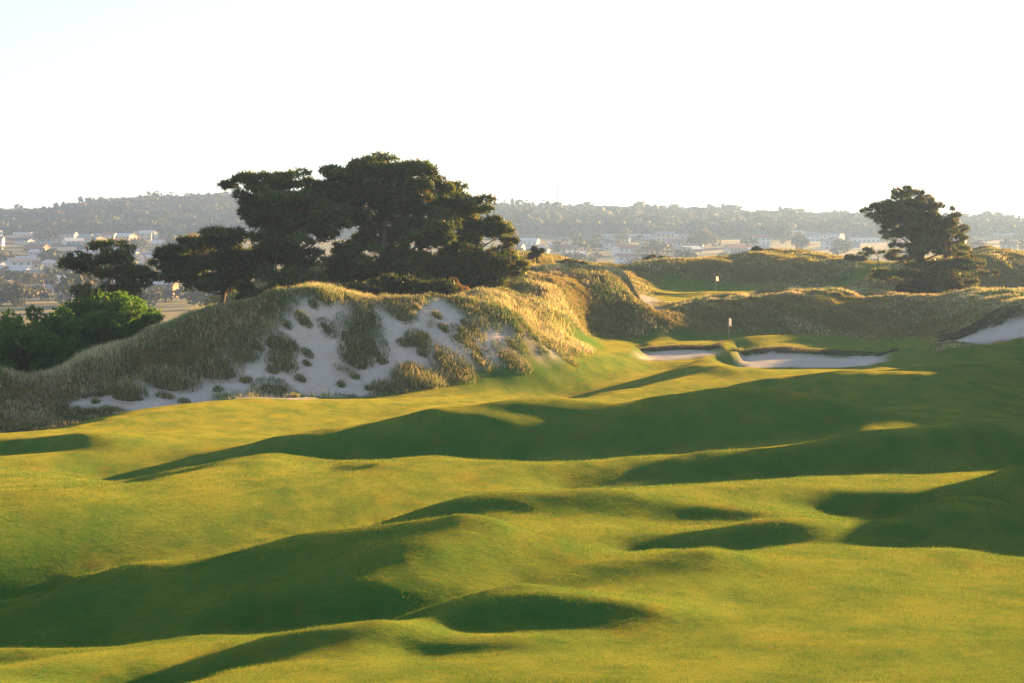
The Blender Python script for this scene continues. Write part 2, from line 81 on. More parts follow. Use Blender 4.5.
[36,-1,0,0,0,0,0,-1,0,0,1,1,3,9,16,25,27,0,-21,-8,-5,2,-1,-3,-4,-6,-4,-4,-2,-1,1,3,4,2,15,17,-10,-6,-2,-14,-20,-12,-3,1,3,1,-2,-1,-1,-2,0,-2,0,-1,0,1,0,0,0,1,1,2,7,8,7,5,0,-2,-5,-6,-5,-4,-4,-1,0,0,0,0,0,0,0,0,0,0,0,1],
[36,0,-1,0,0,1,-1,0,0,0,-1,2,3,7,13,23,30,4,-22,-14,-10,4,8,1,-4,-5,-5,-4,-4,-2,-2,0,1,3,9,26,15,-19,-12,-5,-7,-11,-11,-4,1,0,-2,-4,-2,-1,-2,0,-1,0,0,-1,0,0,0,1,1,3,6,8,7,5,2,-3,-4,-6,-6,-4,-3,-2,0,-1,0,1,0,0,0,0,0,0,1,0],
[36,-1,0,0,0,-1,1,0,0,0,0,0,1,3,6,9,1,-4,-7,-14,-10,23,21,13,3,-3,-5,-5,-3,-3,-2,-3,-2,-1,2,16,33,0,-16,-13,-9,0,0,-7,-5,-2,-5,-5,-5,-3,-2,-1,0,-1,-1,1,0,0,0,0,1,2,7,8,8,5,1,-2,-5,-6,-5,-5,-2,-2,-1,1,0,0,0,0,0,0,0,0,0,0],
[35,-1,0,0,1,0,-1,1,-1,0,0,0,0,-1,0,-6,-7,-2,2,-16,-9,15,25,23,17,5,-4,-6,-4,-2,-3,-3,-3,-3,-3,-2,20,31,-1,-16,-17,-8,7,12,-2,-5,-6,-12,-8,-5,-3,-2,-2,0,0,-1,0,0,0,1,0,2,6,9,7,6,1,-2,-5,-5,-6,-4,-4,0,-1,0,0,0,0,0,0,0,0,0,0,1],
[34,0,0,0,-1,0,1,-1,1,0,-1,0,0,-2,-5,-8,-10,0,4,-2,-11,-2,12,21,25,19,4,-6,-5,-1,-1,-2,-3,-4,-4,-4,6,34,13,-12,-22,-17,-8,11,21,14,3,-21,-17,-10,-7,-3,-2,-2,0,0,0,-1,1,-1,1,2,5,9,8,5,3,-2,-5,-6,-5,-5,-2,-2,-1,0,0,1,0,0,0,0,0,0,0,0],
[33,0,1,-1,0,0,0,1,-1,0,1,0,-1,-2,-5,-8,-12,-5,3,4,-4,-7,1,8,15,11,3,4,4,9,9,3,-1,-3,-3,-3,1,19,24,-9,-17,-20,-18,-12,8,33,26,-9,-17,-13,-8,-6,-4,-2,-1,-1,0,0,0,0,0,2,4,7,10,7,2,-2,-4,-6,-6,-4,-4,-1,0,0,0,0,0,0,0,0,0,0,0,0],
[32,1,-1,1,0,0,-1,0,1,0,1,0,1,-1,-3,-9,-12,-9,-1,0,1,-1,-1,0,1,-1,2,2,2,13,18,15,6,2,-2,-3,1,13,19,-12,-9,-13,-17,-19,-13,6,19,24,2,-4,-6,-6,-4,-3,-3,-1,-1,0,0,0,0,0,4,5,10,10,3,-1,-5,-6,-6,-5,-2,-2,0,0,1,-1,1,0,0,0,0,0,0,0],
[32,0,1,-1,0,0,0,0,0,1,0,1,1,2,-3,-5,-11,-13,-15,-13,12,7,-1,-7,-13,-9,2,6,10,9,14,14,8,4,6,1,0,3,-22,16,11,-2,-11,-15,-11,-11,3,16,16,7,2,-3,-3,-4,-2,-2,-1,0,0,0,-1,1,1,5,7,13,4,-1,-4,-6,-6,-3,-3,-2,0,-1,0,1,0,0,0,0,0,0,0,0],
[32,0,-1,1,0,0,0,0,0,0,1,2,1,0,-1,-6,-13,-39,-52,-2,29,4,-7,-11,-10,2,10,12,11,2,-3,-2,4,8,3,5,3,-15,-1,25,23,12,0,-6,-8,-16,-11,9,18,13,7,3,-1,-2,-3,-2,-1,-1,-1,1,0,0,0,1,6,7,12,2,-3,-5,-6,-5,-2,-1,-1,0,1,0,0,0,0,0,0,0,0,-1],
[31,0,0,0,0,0,0,0,1,0,1,1,0,-1,-4,-13,-32,-69,-56,10,30,9,-2,-2,0,7,15,17,11,1,-5,-4,-1,-2,-2,-3,-9,-11,17,23,23,21,9,-2,2,-12,-10,3,12,14,7,5,2,0,-1,-2,-2,-1,0,-1,1,-1,-1,2,1,5,16,0,-1,-4,-4,-4,-3,-1,-1,1,-1,0,1,0,0,0,0,0,0,0],
[30,0,1,0,-1,0,0,1,0,0,1,0,1,-2,-6,-17,-42,-80,-88,27,34,10,1,1,5,13,19,21,14,7,3,1,2,-1,-2,-5,-8,-3,8,15,12,13,13,1,16,-7,-10,-1,8,8,9,4,3,1,-1,-1,-2,-1,-1,1,0,0,-1,-1,2,3,3,10,2,-2,-3,-4,-2,-1,0,-1,1,0,-1,0,1,0,-1,0,0,1],
[30,1,-1,0,0,0,0,0,0,1,0,0,-1,-1,-4,-10,-18,-39,-69,-10,-16,-14,-7,-4,8,12,24,25,21,16,10,9,6,4,-1,-4,-5,-1,3,7,8,5,8,11,17,-2,-13,-2,4,6,6,5,1,1,0,-1,0,-2,-1,0,1,0,0,-1,0,2,2,7,3,1,-3,-2,-2,-1,-1,1,-1,1,0,0,0,0,0,0,1,-1],
[30,-1,1,-1,1,0,0,-1,0,1,-1,0,0,-1,-2,4,23,70,98,-87,-109,-91,-50,-28,-12,-7,21,26,26,22,19,14,11,8,3,-1,-3,-2,1,3,2,4,4,10,-2,3,0,3,3,2,4,4,2,0,0,1,-2,0,-1,-1,1,2,0,0,0,0,2,3,4,0,0,-1,-2,0,0,-1,1,-1,1,0,-1,0,1,0,-1,1],
[29,0,0,0,0,0,0,0,0,0,0,-1,-1,-2,0,7,29,84,95,17,-28,-39,-48,-55,-80,-78,-53,-6,18,26,24,20,17,11,8,2,-1,-2,-1,0,2,1,2,3,-15,7,11,6,4,2,2,3,2,0,0,-1,1,-2,-1,0,0,4,2,0,-2,1,0,2,2,2,0,0,0,-1,0,0,0,0,0,0,0,0,0,0,0,0],
[28,1,-1,1,0,0,0,0,0,-1,0,-1,-2,-3,-3,1,12,46,61,37,17,14,12,0,-22,-57,-124,-109,-22,10,24,26,22,18,11,5,1,-1,0,0,-1,0,-2,-4,-12,3,10,8,7,5,3,2,1,-1,0,0,-2,0,-1,-2,2,6,4,-1,-1,-2,1,0,2,2,0,0,0,0,0,1,-1,1,-1,0,1,0,0,0,0,-1],
[28,0,0,0,0,0,0,0,0,0,-1,-1,-1,-3,-3,-6,-8,6,20,19,36,31,34,32,21,1,-31,-93,-130,-50,6,23,27,24,17,9,3,1,1,0,-2,-5,-7,-7,-7,1,7,10,5,6,4,3,-2,-2,0,1,0,-1,-1,-1,1,15,5,-4,-5,-2,-1,0,1,1,2,0,1,0,0,0,1,-1,0,1,-1,0,0,0,0,0],
[27,0,1,0,0,0,0,0,0,-1,0,0,-2,0,-1,-3,-10,-17,-46,-6,46,48,26,37,37,34,21,-10,-73,-124,-62,0,25,28,22,13,6,4,3,-1,-2,-4,-9,-11,-5,1,10,5,1,4,6,1,-5,0,1,1,0,0,0,4,12,18,-7,-8,-6,-5,-1,-1,0,1,1,2,1,1,0,0,0,0,0,0,0,0,0,0,-1,0],
[28,1,0,0,0,-1,1,0,-1,0,-1,0,1,3,4,1,-13,-82,-104,25,63,56,37,28,19,32,41,33,6,-50,-121,-69,4,30,24,15,10,5,4,3,1,-3,-8,-11,2,13,13,2,0,-6,-3,-7,-9,2,3,0,2,3,8,7,13,-2,-8,-7,-7,-6,-2,0,0,1,2,1,1,1,1,0,-1,1,0,-1,1,0,-1,0,1,-2],
[28,1,0,0,0,1,-1,0,0,-1,0,0,3,4,10,13,-5,-62,-119,54,30,29,16,26,1,11,33,46,37,8,-42,-104,-55,18,18,12,9,9,6,4,2,0,0,-3,16,21,8,10,1,-7,-18,-21,-19,0,0,6,15,6,-4,1,0,-8,-2,-5,-4,-4,-5,-3,0,1,2,2,1,1,1,0,1,-1,0,0,0,0,1,-1,0,0],
[31,-1,0,0,0,0,0,0,-1,1,-1,1,2,8,16,32,56,99,121,-101,-127,-98,-42,2,18,9,11,27,42,39,17,-24,-64,-41,-15,-2,5,8,8,1,-1,5,15,18,9,-2,2,6,7,0,-20,-21,-15,-3,13,21,0,-10,-7,-4,-3,-5,-2,-1,-2,-5,-6,-3,-1,1,1,2,3,1,0,1,-1,0,1,0,-1,0,0,1,-1,1],
[32,-1,1,0,-1,0,0,0,0,-1,0,0,2,7,19,36,59,63,52,-62,-75,-61,-49,-28,5,9,8,8,31,45,43,28,-20,-68,-44,-18,1,10,6,-3,-1,4,12,17,-3,-3,-4,-3,-3,-2,0,0,6,17,17,-1,-13,-13,-8,-4,-4,-2,-1,1,-3,-4,-6,-5,-2,0,2,2,2,1,1,0,1,0,-1,0,0,0,0,0,0,1],
[32,0,-1,0,1,0,-1,0,0,-1,-1,0,2,6,12,24,35,37,38,14,-22,-44,-51,-59,-20,-1,1,0,8,39,40,27,-5,-35,-34,-18,-1,12,4,-6,0,3,2,3,-7,-14,-6,-2,3,7,4,7,30,19,3,-2,-14,-11,-9,-3,0,-2,0,2,1,-3,-10,-5,-3,-1,1,3,1,2,1,0,-1,0,0,0,1,0,-1,0,1,0],
[32,0,-1,0,0,0,1,-1,-1,0,-1,-1,1,2,8,12,19,26,33,29,11,-12,-33,-60,-40,-15,-5,-3,-7,5,38,28,8,-11,-13,-10,-6,4,-5,0,2,-1,-1,-1,-3,-11,-11,-3,2,4,5,12,18,5,9,7,-7,-11,-4,-1,-1,0,4,4,3,-4,-6,-9,-7,-2,1,1,3,1,1,0,1,0,0,0,-1,0,1,-1,1,0],
[31,-1,1,0,0,0,0,-1,1,-2,0,-1,-1,1,2,7,11,18,24,25,23,12,-8,-29,-41,-31,-16,-11,-13,-12,15,30,32,9,0,1,-10,-19,-6,-6,1,0,-4,-4,-3,-5,-9,-8,1,7,2,0,0,0,15,15,-1,-4,-3,2,1,2,5,7,3,1,-9,-10,-7,-4,0,1,1,1,1,1,0,0,0,-1,1,0,-1,1,-1,1],
[31,0,-1,0,0,0,0,1,-1,0,-1,-1,-2,-1,1,3,7,12,15,19,22,19,11,-5,-21,-28,-24,-14,-16,-18,-13,9,17,21,17,18,9,-12,-13,-13,-5,1,-5,-10,-5,-3,-6,-7,0,2,-3,0,-2,-5,10,13,7,0,2,2,2,3,6,8,7,0,-8,-9,-9,-6,-2,1,1,1,1,0,0,0,0,1,-1,0,1,0,0,-1],
[29,1,0,0,0,0,0,0,-1,0,0,-1,-1,-1,-1,2,4,7,10,13,15,18,18,9,-3,-14,-20,-18,-11,-22,-23,-6,-7,4,16,22,29,22,10,9,-22,-17,-8,-16,-17,-6,-4,-6,-7,-6,5,3,-1,-3,10,6,6,3,2,1,1,6,6,8,8,2,-4,-12,-10,-6,-4,-1,1,2,0,1,0,0,0,0,0,0,-1,0,1,0],
[29,0,1,0,0,-1,0,0,0,0,-1,0,-1,-1,1,0,4,3,5,9,11,14,15,15,7,-3,-10,-15,-15,-14,-26,-13,-6,-7,1,8,12,15,15,24,21,7,-2,-7,-14,-20,-14,-14,-8,-13,-1,1,0,1,4,4,6,3,-1,-1,4,5,7,9,10,5,-6,-10,-11,-9,-4,-1,0,1,1,0,0,1,-1,0,0,0,1,0,-1,0],
[29,0,-1,0,0,1,0,0,0,0,0,-1,0,0,0,2,2,2,2,5,8,10,12,12,12,6,-2,-9,-12,-15,-22,-31,-9,0,1,5,1,1,6,6,17,25,28,20,-7,-2,-1,-11,-36,-30,-14,-4,-1,7,6,3,6,0,-1,1,4,5,8,9,9,7,-2,-11,-12,-9,-6,-2,0,0,1,0,1,-1,1,0,0,0,0,-1,1,0],
[28,0,1,0,0,0,-1,0,1,0,-1,0,0,0,1,3,3,0,1,2,5,7,9,10,8,9,5,0,-6,-12,-17,-28,-22,-1,-4,1,2,-1,-1,-1,6,7,13,18,12,-6,-7,-4,-10,-13,-11,-4,3,6,4,3,2,1,2,2,5,5,8,9,10,7,-1,-9,-12,-11,-6,-3,-1,1,0,1,1,0,0,-1,0,0,0,1,-1,0],
[28,0,0,-1,0,0,1,0,0,0,0,0,-1,1,1,3,3,2,0,1,2,4,5,5,8,10,8,4,0,-5,-10,-19,-29,-20,0,-2,2,-3,-5,1,4,3,1,6,17,7,-5,-6,-7,-6,-3,2,5,2,1,-4,-3,5,6,6,3,6,8,10,10,7,0,-8,-11,-11,-8,-4,-1,0,1,1,-1,1,0,0,0,0,0,0,0,0],
[27,0,0,1,0,0,0,0,0,0,0,-1,1,0,1,1,2,1,0,0,0,3,3,4,8,7,8,8,3,2,-5,-11,-22,-27,-17,1,-4,1,-2,1,2,1,1,4,10,7,1,-4,-5,-4,-3,2,2,3,-5,-12,1,12,12,7,3,4,7,10,10,9,1,-8,-12,-11,-8,-4,-1,0,0,0,1,0,0,1,0,-1,0,0,0,0],
[27,0,0,0,0,-1,1,0,0,0,0,0,0,0,0,-1,-1,-1,-1,0,1,1,2,6,6,8,8,7,7,3,1,-3,-12,-25,-30,-2,-2,5,0,-1,-2,-1,0,4,5,7,4,1,-2,-6,-6,-4,-3,-2,-16,-5,13,18,15,6,2,2,5,10,12,8,1,-7,-10,-11,-9,-4,-3,0,1,1,0,0,0,0,0,0,0,0,0,0],
[27,0,0,-1,0,1,-1,1,0,0,0,0,-1,-1,-1,-3,-4,-2,0,1,1,1,2,5,7,6,6,8,7,6,4,1,-4,-13,-29,-32,8,3,4,2,-3,-2,1,4,5,6,6,4,1,-6,-11,-7,-8,-12,-4,4,15,20,12,4,-1,-1,0,6,14,10,2,-6,-11,-11,-7,-6,-1,-1,0,0,1,0,1,-1,0,1,0,-1,1,0],
[26,0,0,0,0,0,1,-1,0,0,0,-1,0,0,-2,-4,-5,-3,0,0,1,1,3,3,5,5,7,6,7,7,5,4,2,-3,-18,-46,-13,-1,7,8,5,0,3,2,5,6,6,9,8,0,-9,0,-1,0,-14,-2,10,13,6,-1,-4,-5,-5,5,9,18,2,-5,-10,-10,-10,-4,-3,-1,1,1,0,0,0,0,0,0,0,0,0,0],
[26,0,-1,1,0,0,0,0,0,0,-1,1,0,-1,-3,-3,-5,-3,-1,0,0,0,2,4,3,5,5,6,6,6,6,5,4,3,-3,-28,-37,-17,0,10,9,6,2,3,3,4,7,8,16,22,27,13,-4,-19,-21,-12,1,6,-1,-5,-7,-10,-8,0,10,15,10,-5,-8,-11,-9,-5,-2,-1,0,0,1,1,-1,1,0,0,-1,1,-1,1],
[26,-1,1,-1,0,0,0,1,0,-1,1,-1,0,-1,-1,-3,-4,-3,-2,-2,-1,0,0,2,4,5,4,4,6,6,7,5,4,3,4,-8,-34,-21,-17,4,9,4,4,4,3,4,3,6,8,18,23,18,8,-1,-15,-11,-1,-2,-4,-7,-9,-16,-9,0,6,17,15,-3,-8,-8,-9,-6,-3,0,0,1,0,0,1,-1,0,0,0,0,0,0],
[25,0,0,0,0,0,0,0,-1,1,0,1,-1,0,-1,-3,-2,-3,-2,-3,-2,-3,-1,1,4,3,7,3,4,5,6,6,6,3,1,0,-23,-21,-13,-9,5,5,3,3,3,2,4,4,4,7,4,-5,5,4,-2,5,10,8,1,-10,-14,-14,-4,1,3,13,15,6,-5,-8,-7,-6,-3,-1,0,0,0,1,-1,1,0,0,0,0,0,-1],
[24,0,0,1,0,0,-1,0,1,-1,0,1,0,0,-1,-1,-2,-2,-2,-2,-4,-4,-3,-2,0,6,9,2,2,5,5,7,5,5,3,0,-9,-19,-6,-16,-2,-2,3,2,2,3,3,4,4,3,4,-3,-8,-8,-4,5,12,17,6,-13,-11,-5,-2,3,6,0,20,5,1,-7,-6,-5,-3,-1,0,0,1,-1,1,0,0,0,0,0,0,-1],
[24,0,-1,0,0,1,0,-1,0,1,0,0,1,0,-1,1,-1,-2,-2,-3,-2,-3,-6,-6,-4,1,17,4,0,2,5,5,7,6,4,3,-1,-9,-3,-7,-23,-6,-2,1,2,2,3,2,5,4,4,1,-4,-6,-7,-2,6,15,-3,-12,-5,2,5,0,2,2,5,13,6,-2,-5,-4,-3,-1,0,0,-1,1,1,0,0,-1,1,-1,0,0],
[23,0,0,0,0,-1,1,0,0,-1,1,0,0,0,2,-1,1,0,-3,-1,-2,-3,-5,-6,-9,-6,20,9,-1,-1,1,6,7,6,6,3,2,-5,-11,-9,-11,-7,-4,-1,0,2,1,4,3,4,4,5,1,-5,-5,-11,4,6,-11,-4,3,6,6,1,2,-3,3,8,7,3,-1,-4,-2,-1,-1,0,1,0,0,0,0,0,0,0,0,0],
[22,-1,1,0,0,0,-1,0,0,1,0,0,1,0,0,2,0,0,0,-3,-2,-2,-3,-7,-9,-7,5,21,3,-4,-1,0,6,8,8,5,2,-2,-10,-9,-9,-8,-5,-1,-1,0,1,2,3,4,4,5,4,1,-3,-14,-4,-4,-8,6,7,5,6,0,-1,0,-1,2,10,6,0,-1,-1,-3,1,0,0,0,-1,0,0,1,0,0,0,0],
[20,1,0,0,0,0,0,0,0,0,0,1,-1,1,0,1,1,1,-1,-1,-3,-2,-4,-7,-8,-8,2,20,12,-3,-6,-3,1,9,11,5,4,1,-6,-11,-14,-10,-3,1,0,0,0,0,1,3,5,4,6,5,0,-10,-14,-13,2,11,9,0,3,4,0,-5,-1,3,4,8,4,0,-2,0,-1,0,0,0,0,0,0,0,0,0,0,1],
[20,1,-1,0,0,0,0,0,1,0,0,-1,1,-1,1,-1,2,1,0,-2,-2,-4,-3,-5,-6,-1,-1,3,21,4,-7,-5,-4,3,17,6,5,4,-1,-10,-18,-19,0,3,2,-2,0,-1,1,1,3,4,5,7,4,-4,-20,-13,6,16,5,-6,2,4,-2,-1,0,-3,3,9,5,3,0,-1,-1,0,0,0,0,0,0,0,0,0,0,0],
[20,-1,1,0,0,0,0,0,-1,1,0,0,-1,0,0,0,-1,1,1,0,-3,-4,-4,-3,-4,1,3,0,11,15,-6,-10,-5,7,17,0,2,6,6,1,-13,-28,-6,1,-1,0,-2,-1,-1,1,1,3,4,7,8,0,-22,-8,13,17,-8,-7,2,2,0,-3,-1,0,3,6,7,3,1,0,-1,0,-1,0,1,0,0,0,-1,1,0,0],
[19,0,0,0,0,0,0,0,0,0,0,0,0,0,-3,0,-1,1,1,0,-1,-2,-5,-5,-3,5,2,1,6,12,6,-14,-9,15,2,2,3,5,9,13,16,1,-30,-22,-10,-6,-3,-3,-3,-1,0,0,3,5,10,8,-8,-11,16,-3,-8,0,1,1,-4,-1,0,-5,3,9,8,3,3,-1,0,0,0,0,-1,0,1,-1,1,-1,1,0],
[18,1,0,0,-1,0,0,1,0,-1,0,0,0,-1,-1,-3,-2,0,2,2,2,-2,-2,-5,-5,8,-2,0,4,9,11,-11,-5,4,-6,6,4,2,6,12,21,24,-7,-16,-21,-20,-11,-7,-5,-4,-1,-1,0,2,9,9,4,-2,3,-11,-2,1,-3,7,-5,0,-2,0,-2,6,8,5,2,2,-1,-1,0,0,0,0,-1,1,0,0,-1,1],
[18,0,0,0,0,0,0,0,0,0,1,-1,0,-2,-1,-2,-2,-3,2,2,1,3,-1,0,-5,8,-5,-4,0,6,11,3,-4,-8,-12,9,5,1,2,5,13,21,15,5,10,-10,-30,-23,-12,-8,-6,-1,-4,-1,5,11,3,-10,-6,4,4,3,-8,-1,13,-4,-1,1,-3,2,8,6,3,1,0,-1,0,-1,0,1,0,-1,0,1,0,-1],
[18,0,-1,0,1,0,0,-1,1,0,-1,1,-1,0,-1,-2,-2,-1,-2,0,1,1,2,2,3,5,-5,-7,-2,3,12,8,-7,-13,-4,6,6,-3,-2,2,4,12,14,10,20,30,6,-21,-33,-23,-13,-8,-1,-5,0,4,2,-9,-12,2,7,4,-13,-4,13,11,-1,5,-5,-3,6,6,3,1,0,0,0,0,0,-1,0,0,0,0,0,0],
[17,0,0,0,0,0,0,0,0,0,0,0,0,0,1,0,-1,-2,-4,-2,-1,-2,0,4,8,1,0,-6,-6,1,9,11,0,-10,-2,4,6,-9,-5,-3,1,4,8,5,2,21,41,25,4,-14,-20,-15,-9,-1,-3,-11,-15,-15,-15,-4,1,2,-5,-25,13,27,1,7,-1,-4,2,5,4,0,1,-1,0,-1,0,0,0,1,0,-1,0,1],
[17,-1,1,0,0,0,0,0,-1,1,0,-1,1,1,0,2,2,0,-2,-4,-4,-4,-5,-1,7,0,0,3,-7,-4,6,7,0,-3,-4,2,5,0,-4,-5,-1,2,5,2,-5,-2,14,34,37,22,6,-6,-11,-11,-13,-9,-12,-18,-21,-12,-5,4,-4,-25,-23,21,36,2,9,-3,-1,3,4,2,-1,1,-2,1,-1,0,0,0,0,1,0,-1],
[16,0,0,0,0,0,0,0,1,-1,0,0,0,1,1,2,3,2,1,0,-3,-4,-7,-11,-6,-3,-1,0,-3,0,5,4,3,-9,-3,3,-1,10,1,0,-1,1,2,4,0,-8,-4,8,20,33,36,21,-1,-10,-13,-9,-1,-5,-14,-15,-8,-3,-17,-31,-38,2,34,20,9,6,0,1,3,3,-1,-1,1,-1,0,0,0,0,0,0,0,0],
[15,1,-1,0,0,0,0,1,-1,0,0,1,-1,0,1,0,2,4,5,4,4,1,-3,-14,-20,-12,-6,-4,-2,-1,-5,5,1,-5,6,-6,-1,7,8,6,4,1,5,4,2,-4,-5,-2,2,8,25,38,22,9,-1,-1,6,4,-5,-13,-10,-25,-29,-19,-43,-40,36,34,11,11,3,3,1,2,2,-1,-1,0,0,-1,0,0,0,0,0,0],
[15,0,0,0,0,0,0,0,0,0,0,-1,1,-1,-1,0,0,1,4,7,10,11,11,6,-8,-27,-23,-16,-8,-8,-6,-2,2,9,7,-9,-7,3,6,6,8,9,4,1,2,0,-1,-3,-6,-5,5,22,21,19,17,15,10,4,-12,-14,-13,-19,-19,-17,-24,-42,-21,43,31,11,9,4,1,2,0,0,0,-1,0,1,0,-1,0,0,0,0],
[15,-1,1,0,0,0,0,-1,0,0,0,0,-1,0,-1,-2,-2,-1,2,5,9,14,17,18,13,-17,-19,-3,-9,-14,-10,-7,4,10,-19,-13,-5,-1,2,5,10,11,1,-2,-1,3,5,0,-8,-11,-4,2,11,7,7,17,15,5,-6,-6,-7,-5,-6,-11,-13,-39,-32,21,33,16,11,7,3,0,1,0,-1,0,0,-1,0,1,0,0,0,0],
[14,0,0,0,0,0,0,0,0,0,0,0,0,-1,0,-2,-3,-1,-1,0,3,10,17,20,15,4,-17,4,14,4,-11,-3,-4,-10,-5,-8,-6,-7,-6,-5,-5,1,-2,-2,1,3,3,5,0,-7,-10,-5,0,-7,2,6,3,-1,7,7,3,7,6,-6,-7,-20,-40,-15,37,20,11,8,4,0,1,0,0,0,-1,1,0,-1,0,0,0,0],
[13,1,-1,0,0,0,0,0,0,0,0,0,0,2,0,2,0,-1,2,-1,-3,2,8,22,15,4,-8,-14,8,22,19,18,7,-11,-3,3,-5,-6,-11,-14,-12,-15,-11,-7,-7,-7,-3,3,7,4,-12,-10,-10,-4,2,-3,-4,2,9,9,8,10,13,6,-7,-12,-28,-24,1,28,11,9,4,3,-1,1,-1,0,0,0,0,0,0,0,0,0],
[13,0,0,0,0,0,0,0,0,0,-1,1,1,2,5,8,12,18,17,6,-1,-4,-2,1,3,-9,-11,-20,-17,13,27,29,16,1,4,4,1,1,-3,-7,-14,-17,-9,-10,-11,-9,-9,-8,-1,5,-3,-19,-11,1,1,-7,-3,2,6,9,10,11,14,11,-1,-7,-24,-23,-14,18,11,8,5,2,1,-1,0,0,0,-1,0,1,0,0,0,0],
[13,-1,1,0,0,0,0,0,-1,0,1,0,1,2,6,12,20,14,-7,-2,2,1,3,2,-2,-2,-7,-14,-25,-13,13,15,26,14,16,15,8,4,4,-6,-8,-7,-4,-2,-5,-7,-7,-11,-15,-11,-6,-7,-2,-2,-10,-13,-6,0,5,7,11,11,14,17,6,0,-24,-12,-25,-1,11,5,3,2,1,0,1,-1,0,1,-1,0,0,0,0,0],
[11,1,0,0,0,0,0,0,1,-1,0,0,1,2,4,5,4,-9,-5,-1,1,-2,-1,-1,8,16,8,-4,-13,-27,-8,8,17,19,18,25,18,6,11,-3,-8,-4,0,3,3,1,-4,-3,-4,-12,-22,-21,-4,-3,-11,-13,-11,-1,5,7,9,11,13,19,14,4,-16,-21,-16,-14,4,2,2,2,1,0,0,1,0,-1,0,0,0,0,0,0],
[12,0,0,0,0,0,0,0,0,0,0,0,0,0,0,0,-3,-1,0,1,-1,-1,-4,-4,6,12,12,4,-4,-20,-28,2,10,13,14,21,27,4,0,7,3,1,6,3,3,4,1,1,7,4,-6,-26,-32,-19,-8,-10,-9,0,4,6,7,9,12,17,20,9,-10,-21,-15,-20,-2,0,1,0,2,0,0,0,0,0,1,-1,0,0,0,0],
[11,1,0,0,0,0,0,0,0,0,0,-1,0,-1,-1,-4,-4,0,3,2,2,1,-3,-3,1,7,9,7,2,-8,-27,-17,4,8,9,6,12,24,24,25,6,-4,-8,-3,3,2,5,3,7,9,4,-9,-24,-32,-29,-9,-3,3,3,5,4,7,10,16,19,14,-3,-22,-16,-14,-11,-3,0,1,0,1,0,0,0,0,0,0,0,0,0,0],
[12,-1,1,0,0,0,0,0,0,0,-1,1,-1,-1,-4,-4,-5,-1,3,3,5,4,0,-2,-2,3,4,6,5,-1,-13,-25,-6,7,3,1,1,7,14,23,24,9,-10,-1,11,2,6,5,5,3,-1,-5,-9,-15,-26,-15,-2,2,3,2,2,3,8,12,20,14,6,-22,-17,-14,-12,-3,-2,0,0,1,1,0,0,0,0,0,0,0,0,0],
[12,1,-1,0,0,0,0,0,0,0,0,-1,0,-2,-3,-5,-6,-2,2,3,4,7,5,-2,-2,0,3,3,3,3,-2,-15,-17,-1,2,3,0,0,-1,2,9,8,-4,12,24,9,10,6,-2,-10,-22,-19,-4,3,15,1,-2,2,-1,0,0,0,7,10,16,15,7,-14,-18,-13,-11,-5,-2,-1,1,1,-1,0,1,0,0,0,0,0,0,0],
[13,-1,0,0,0,0,0,0,0,0,0,0,-2,-1,-3,-4,-5,-4,-1,2,3,6,11,3,-2,-2,0,0,2,3,1,-6,-16,-6,2,1,0,-2,-2,-2,0,-8,4,14,9,11,7,-1,-17,-27,-15,2,8,17,22,13,9,-5,-3,-1,1,-4,7,13,12,15,5,-9,-17,-12,-11,-6,-1,0,0,0,1,0,-1,1,-1,1,-1,0,0,1],
[16,-2,-2,0,0,0,0,0,0,0,0,0,-1,-2,-2,-4,-3,-5,-3,0,2,2,9,14,0,-2,-2,0,0,1,1,-3,-14,-7,2,2,2,1,-1,-6,-9,-4,8,2,-9,-3,-12,-12,-7,-2,6,11,13,16,14,9,3,3,2,1,-1,-5,4,24,8,14,6,-7,-16,-13,-8,-7,-2,-1,0,0,1,0,0,0,1,-1,1,0,0,-1],
[17,-5,-1,-1,1,0,1,0,0,0,0,-1,0,-1,-3,-3,-3,-4,-3,0,-2,-3,7,23,5,-2,-2,-2,-1,0,0,-1,-8,-10,-3,1,3,9,0,-8,-10,-3,0,-11,-14,-4,-8,-3,1,6,8,12,12,13,6,5,3,2,1,-2,-4,-3,5,28,16,7,8,-7,-15,-13,-8,-5,-4,0,0,1,0,0,0,0,0,0,0,0,0,0],
[14,-6,-2,1,0,2,1,1,0,1,-1,1,-1,-1,-2,-2,-3,-3,-2,0,-5,-3,4,22,16,-4,-4,-2,-1,-1,-1,0,-4,-12,-7,0,3,3,-1,-6,-5,-1,-1,-8,-9,-4,-2,-1,0,4,9,10,11,7,3,3,2,0,-1,-3,-3,-1,3,16,39,-1,5,-6,-14,-13,-7,-4,-3,-1,1,-1,0,0,1,0,0,0,0,-1,1,0],
[5,-6,-2,1,3,3,2,2,1,0,1,0,0,-1,-2,-1,-5,-1,2,-2,-4,-4,7,8,26,4,-6,-4,-3,-1,0,-1,-2,-13,-8,-3,0,0,-1,-3,0,1,-1,-4,-3,-3,-1,-2,0,3,6,5,5,5,5,4,1,0,-2,-2,-5,0,4,-4,43,18,-1,-7,-10,-15,-7,-3,-1,-2,-1,1,0,1,-1,0,0,0,0,1,-1,0],
[-16,-1,0,2,4,4,4,3,3,2,2,1,1,-1,0,-4,-4,0,3,-1,-5,5,3,-2,14,22,0,-6,-4,-2,-2,0,0,-6,-14,-6,-2,-1,0,-1,0,1,1,-1,-3,0,-1,-1,-1,3,1,0,3,7,6,5,1,0,-1,-3,-5,0,1,-5,11,40,6,-10,-8,-11,-7,-3,-2,0,0,0,0,0,1,-1,0,0,0,0,0,0],
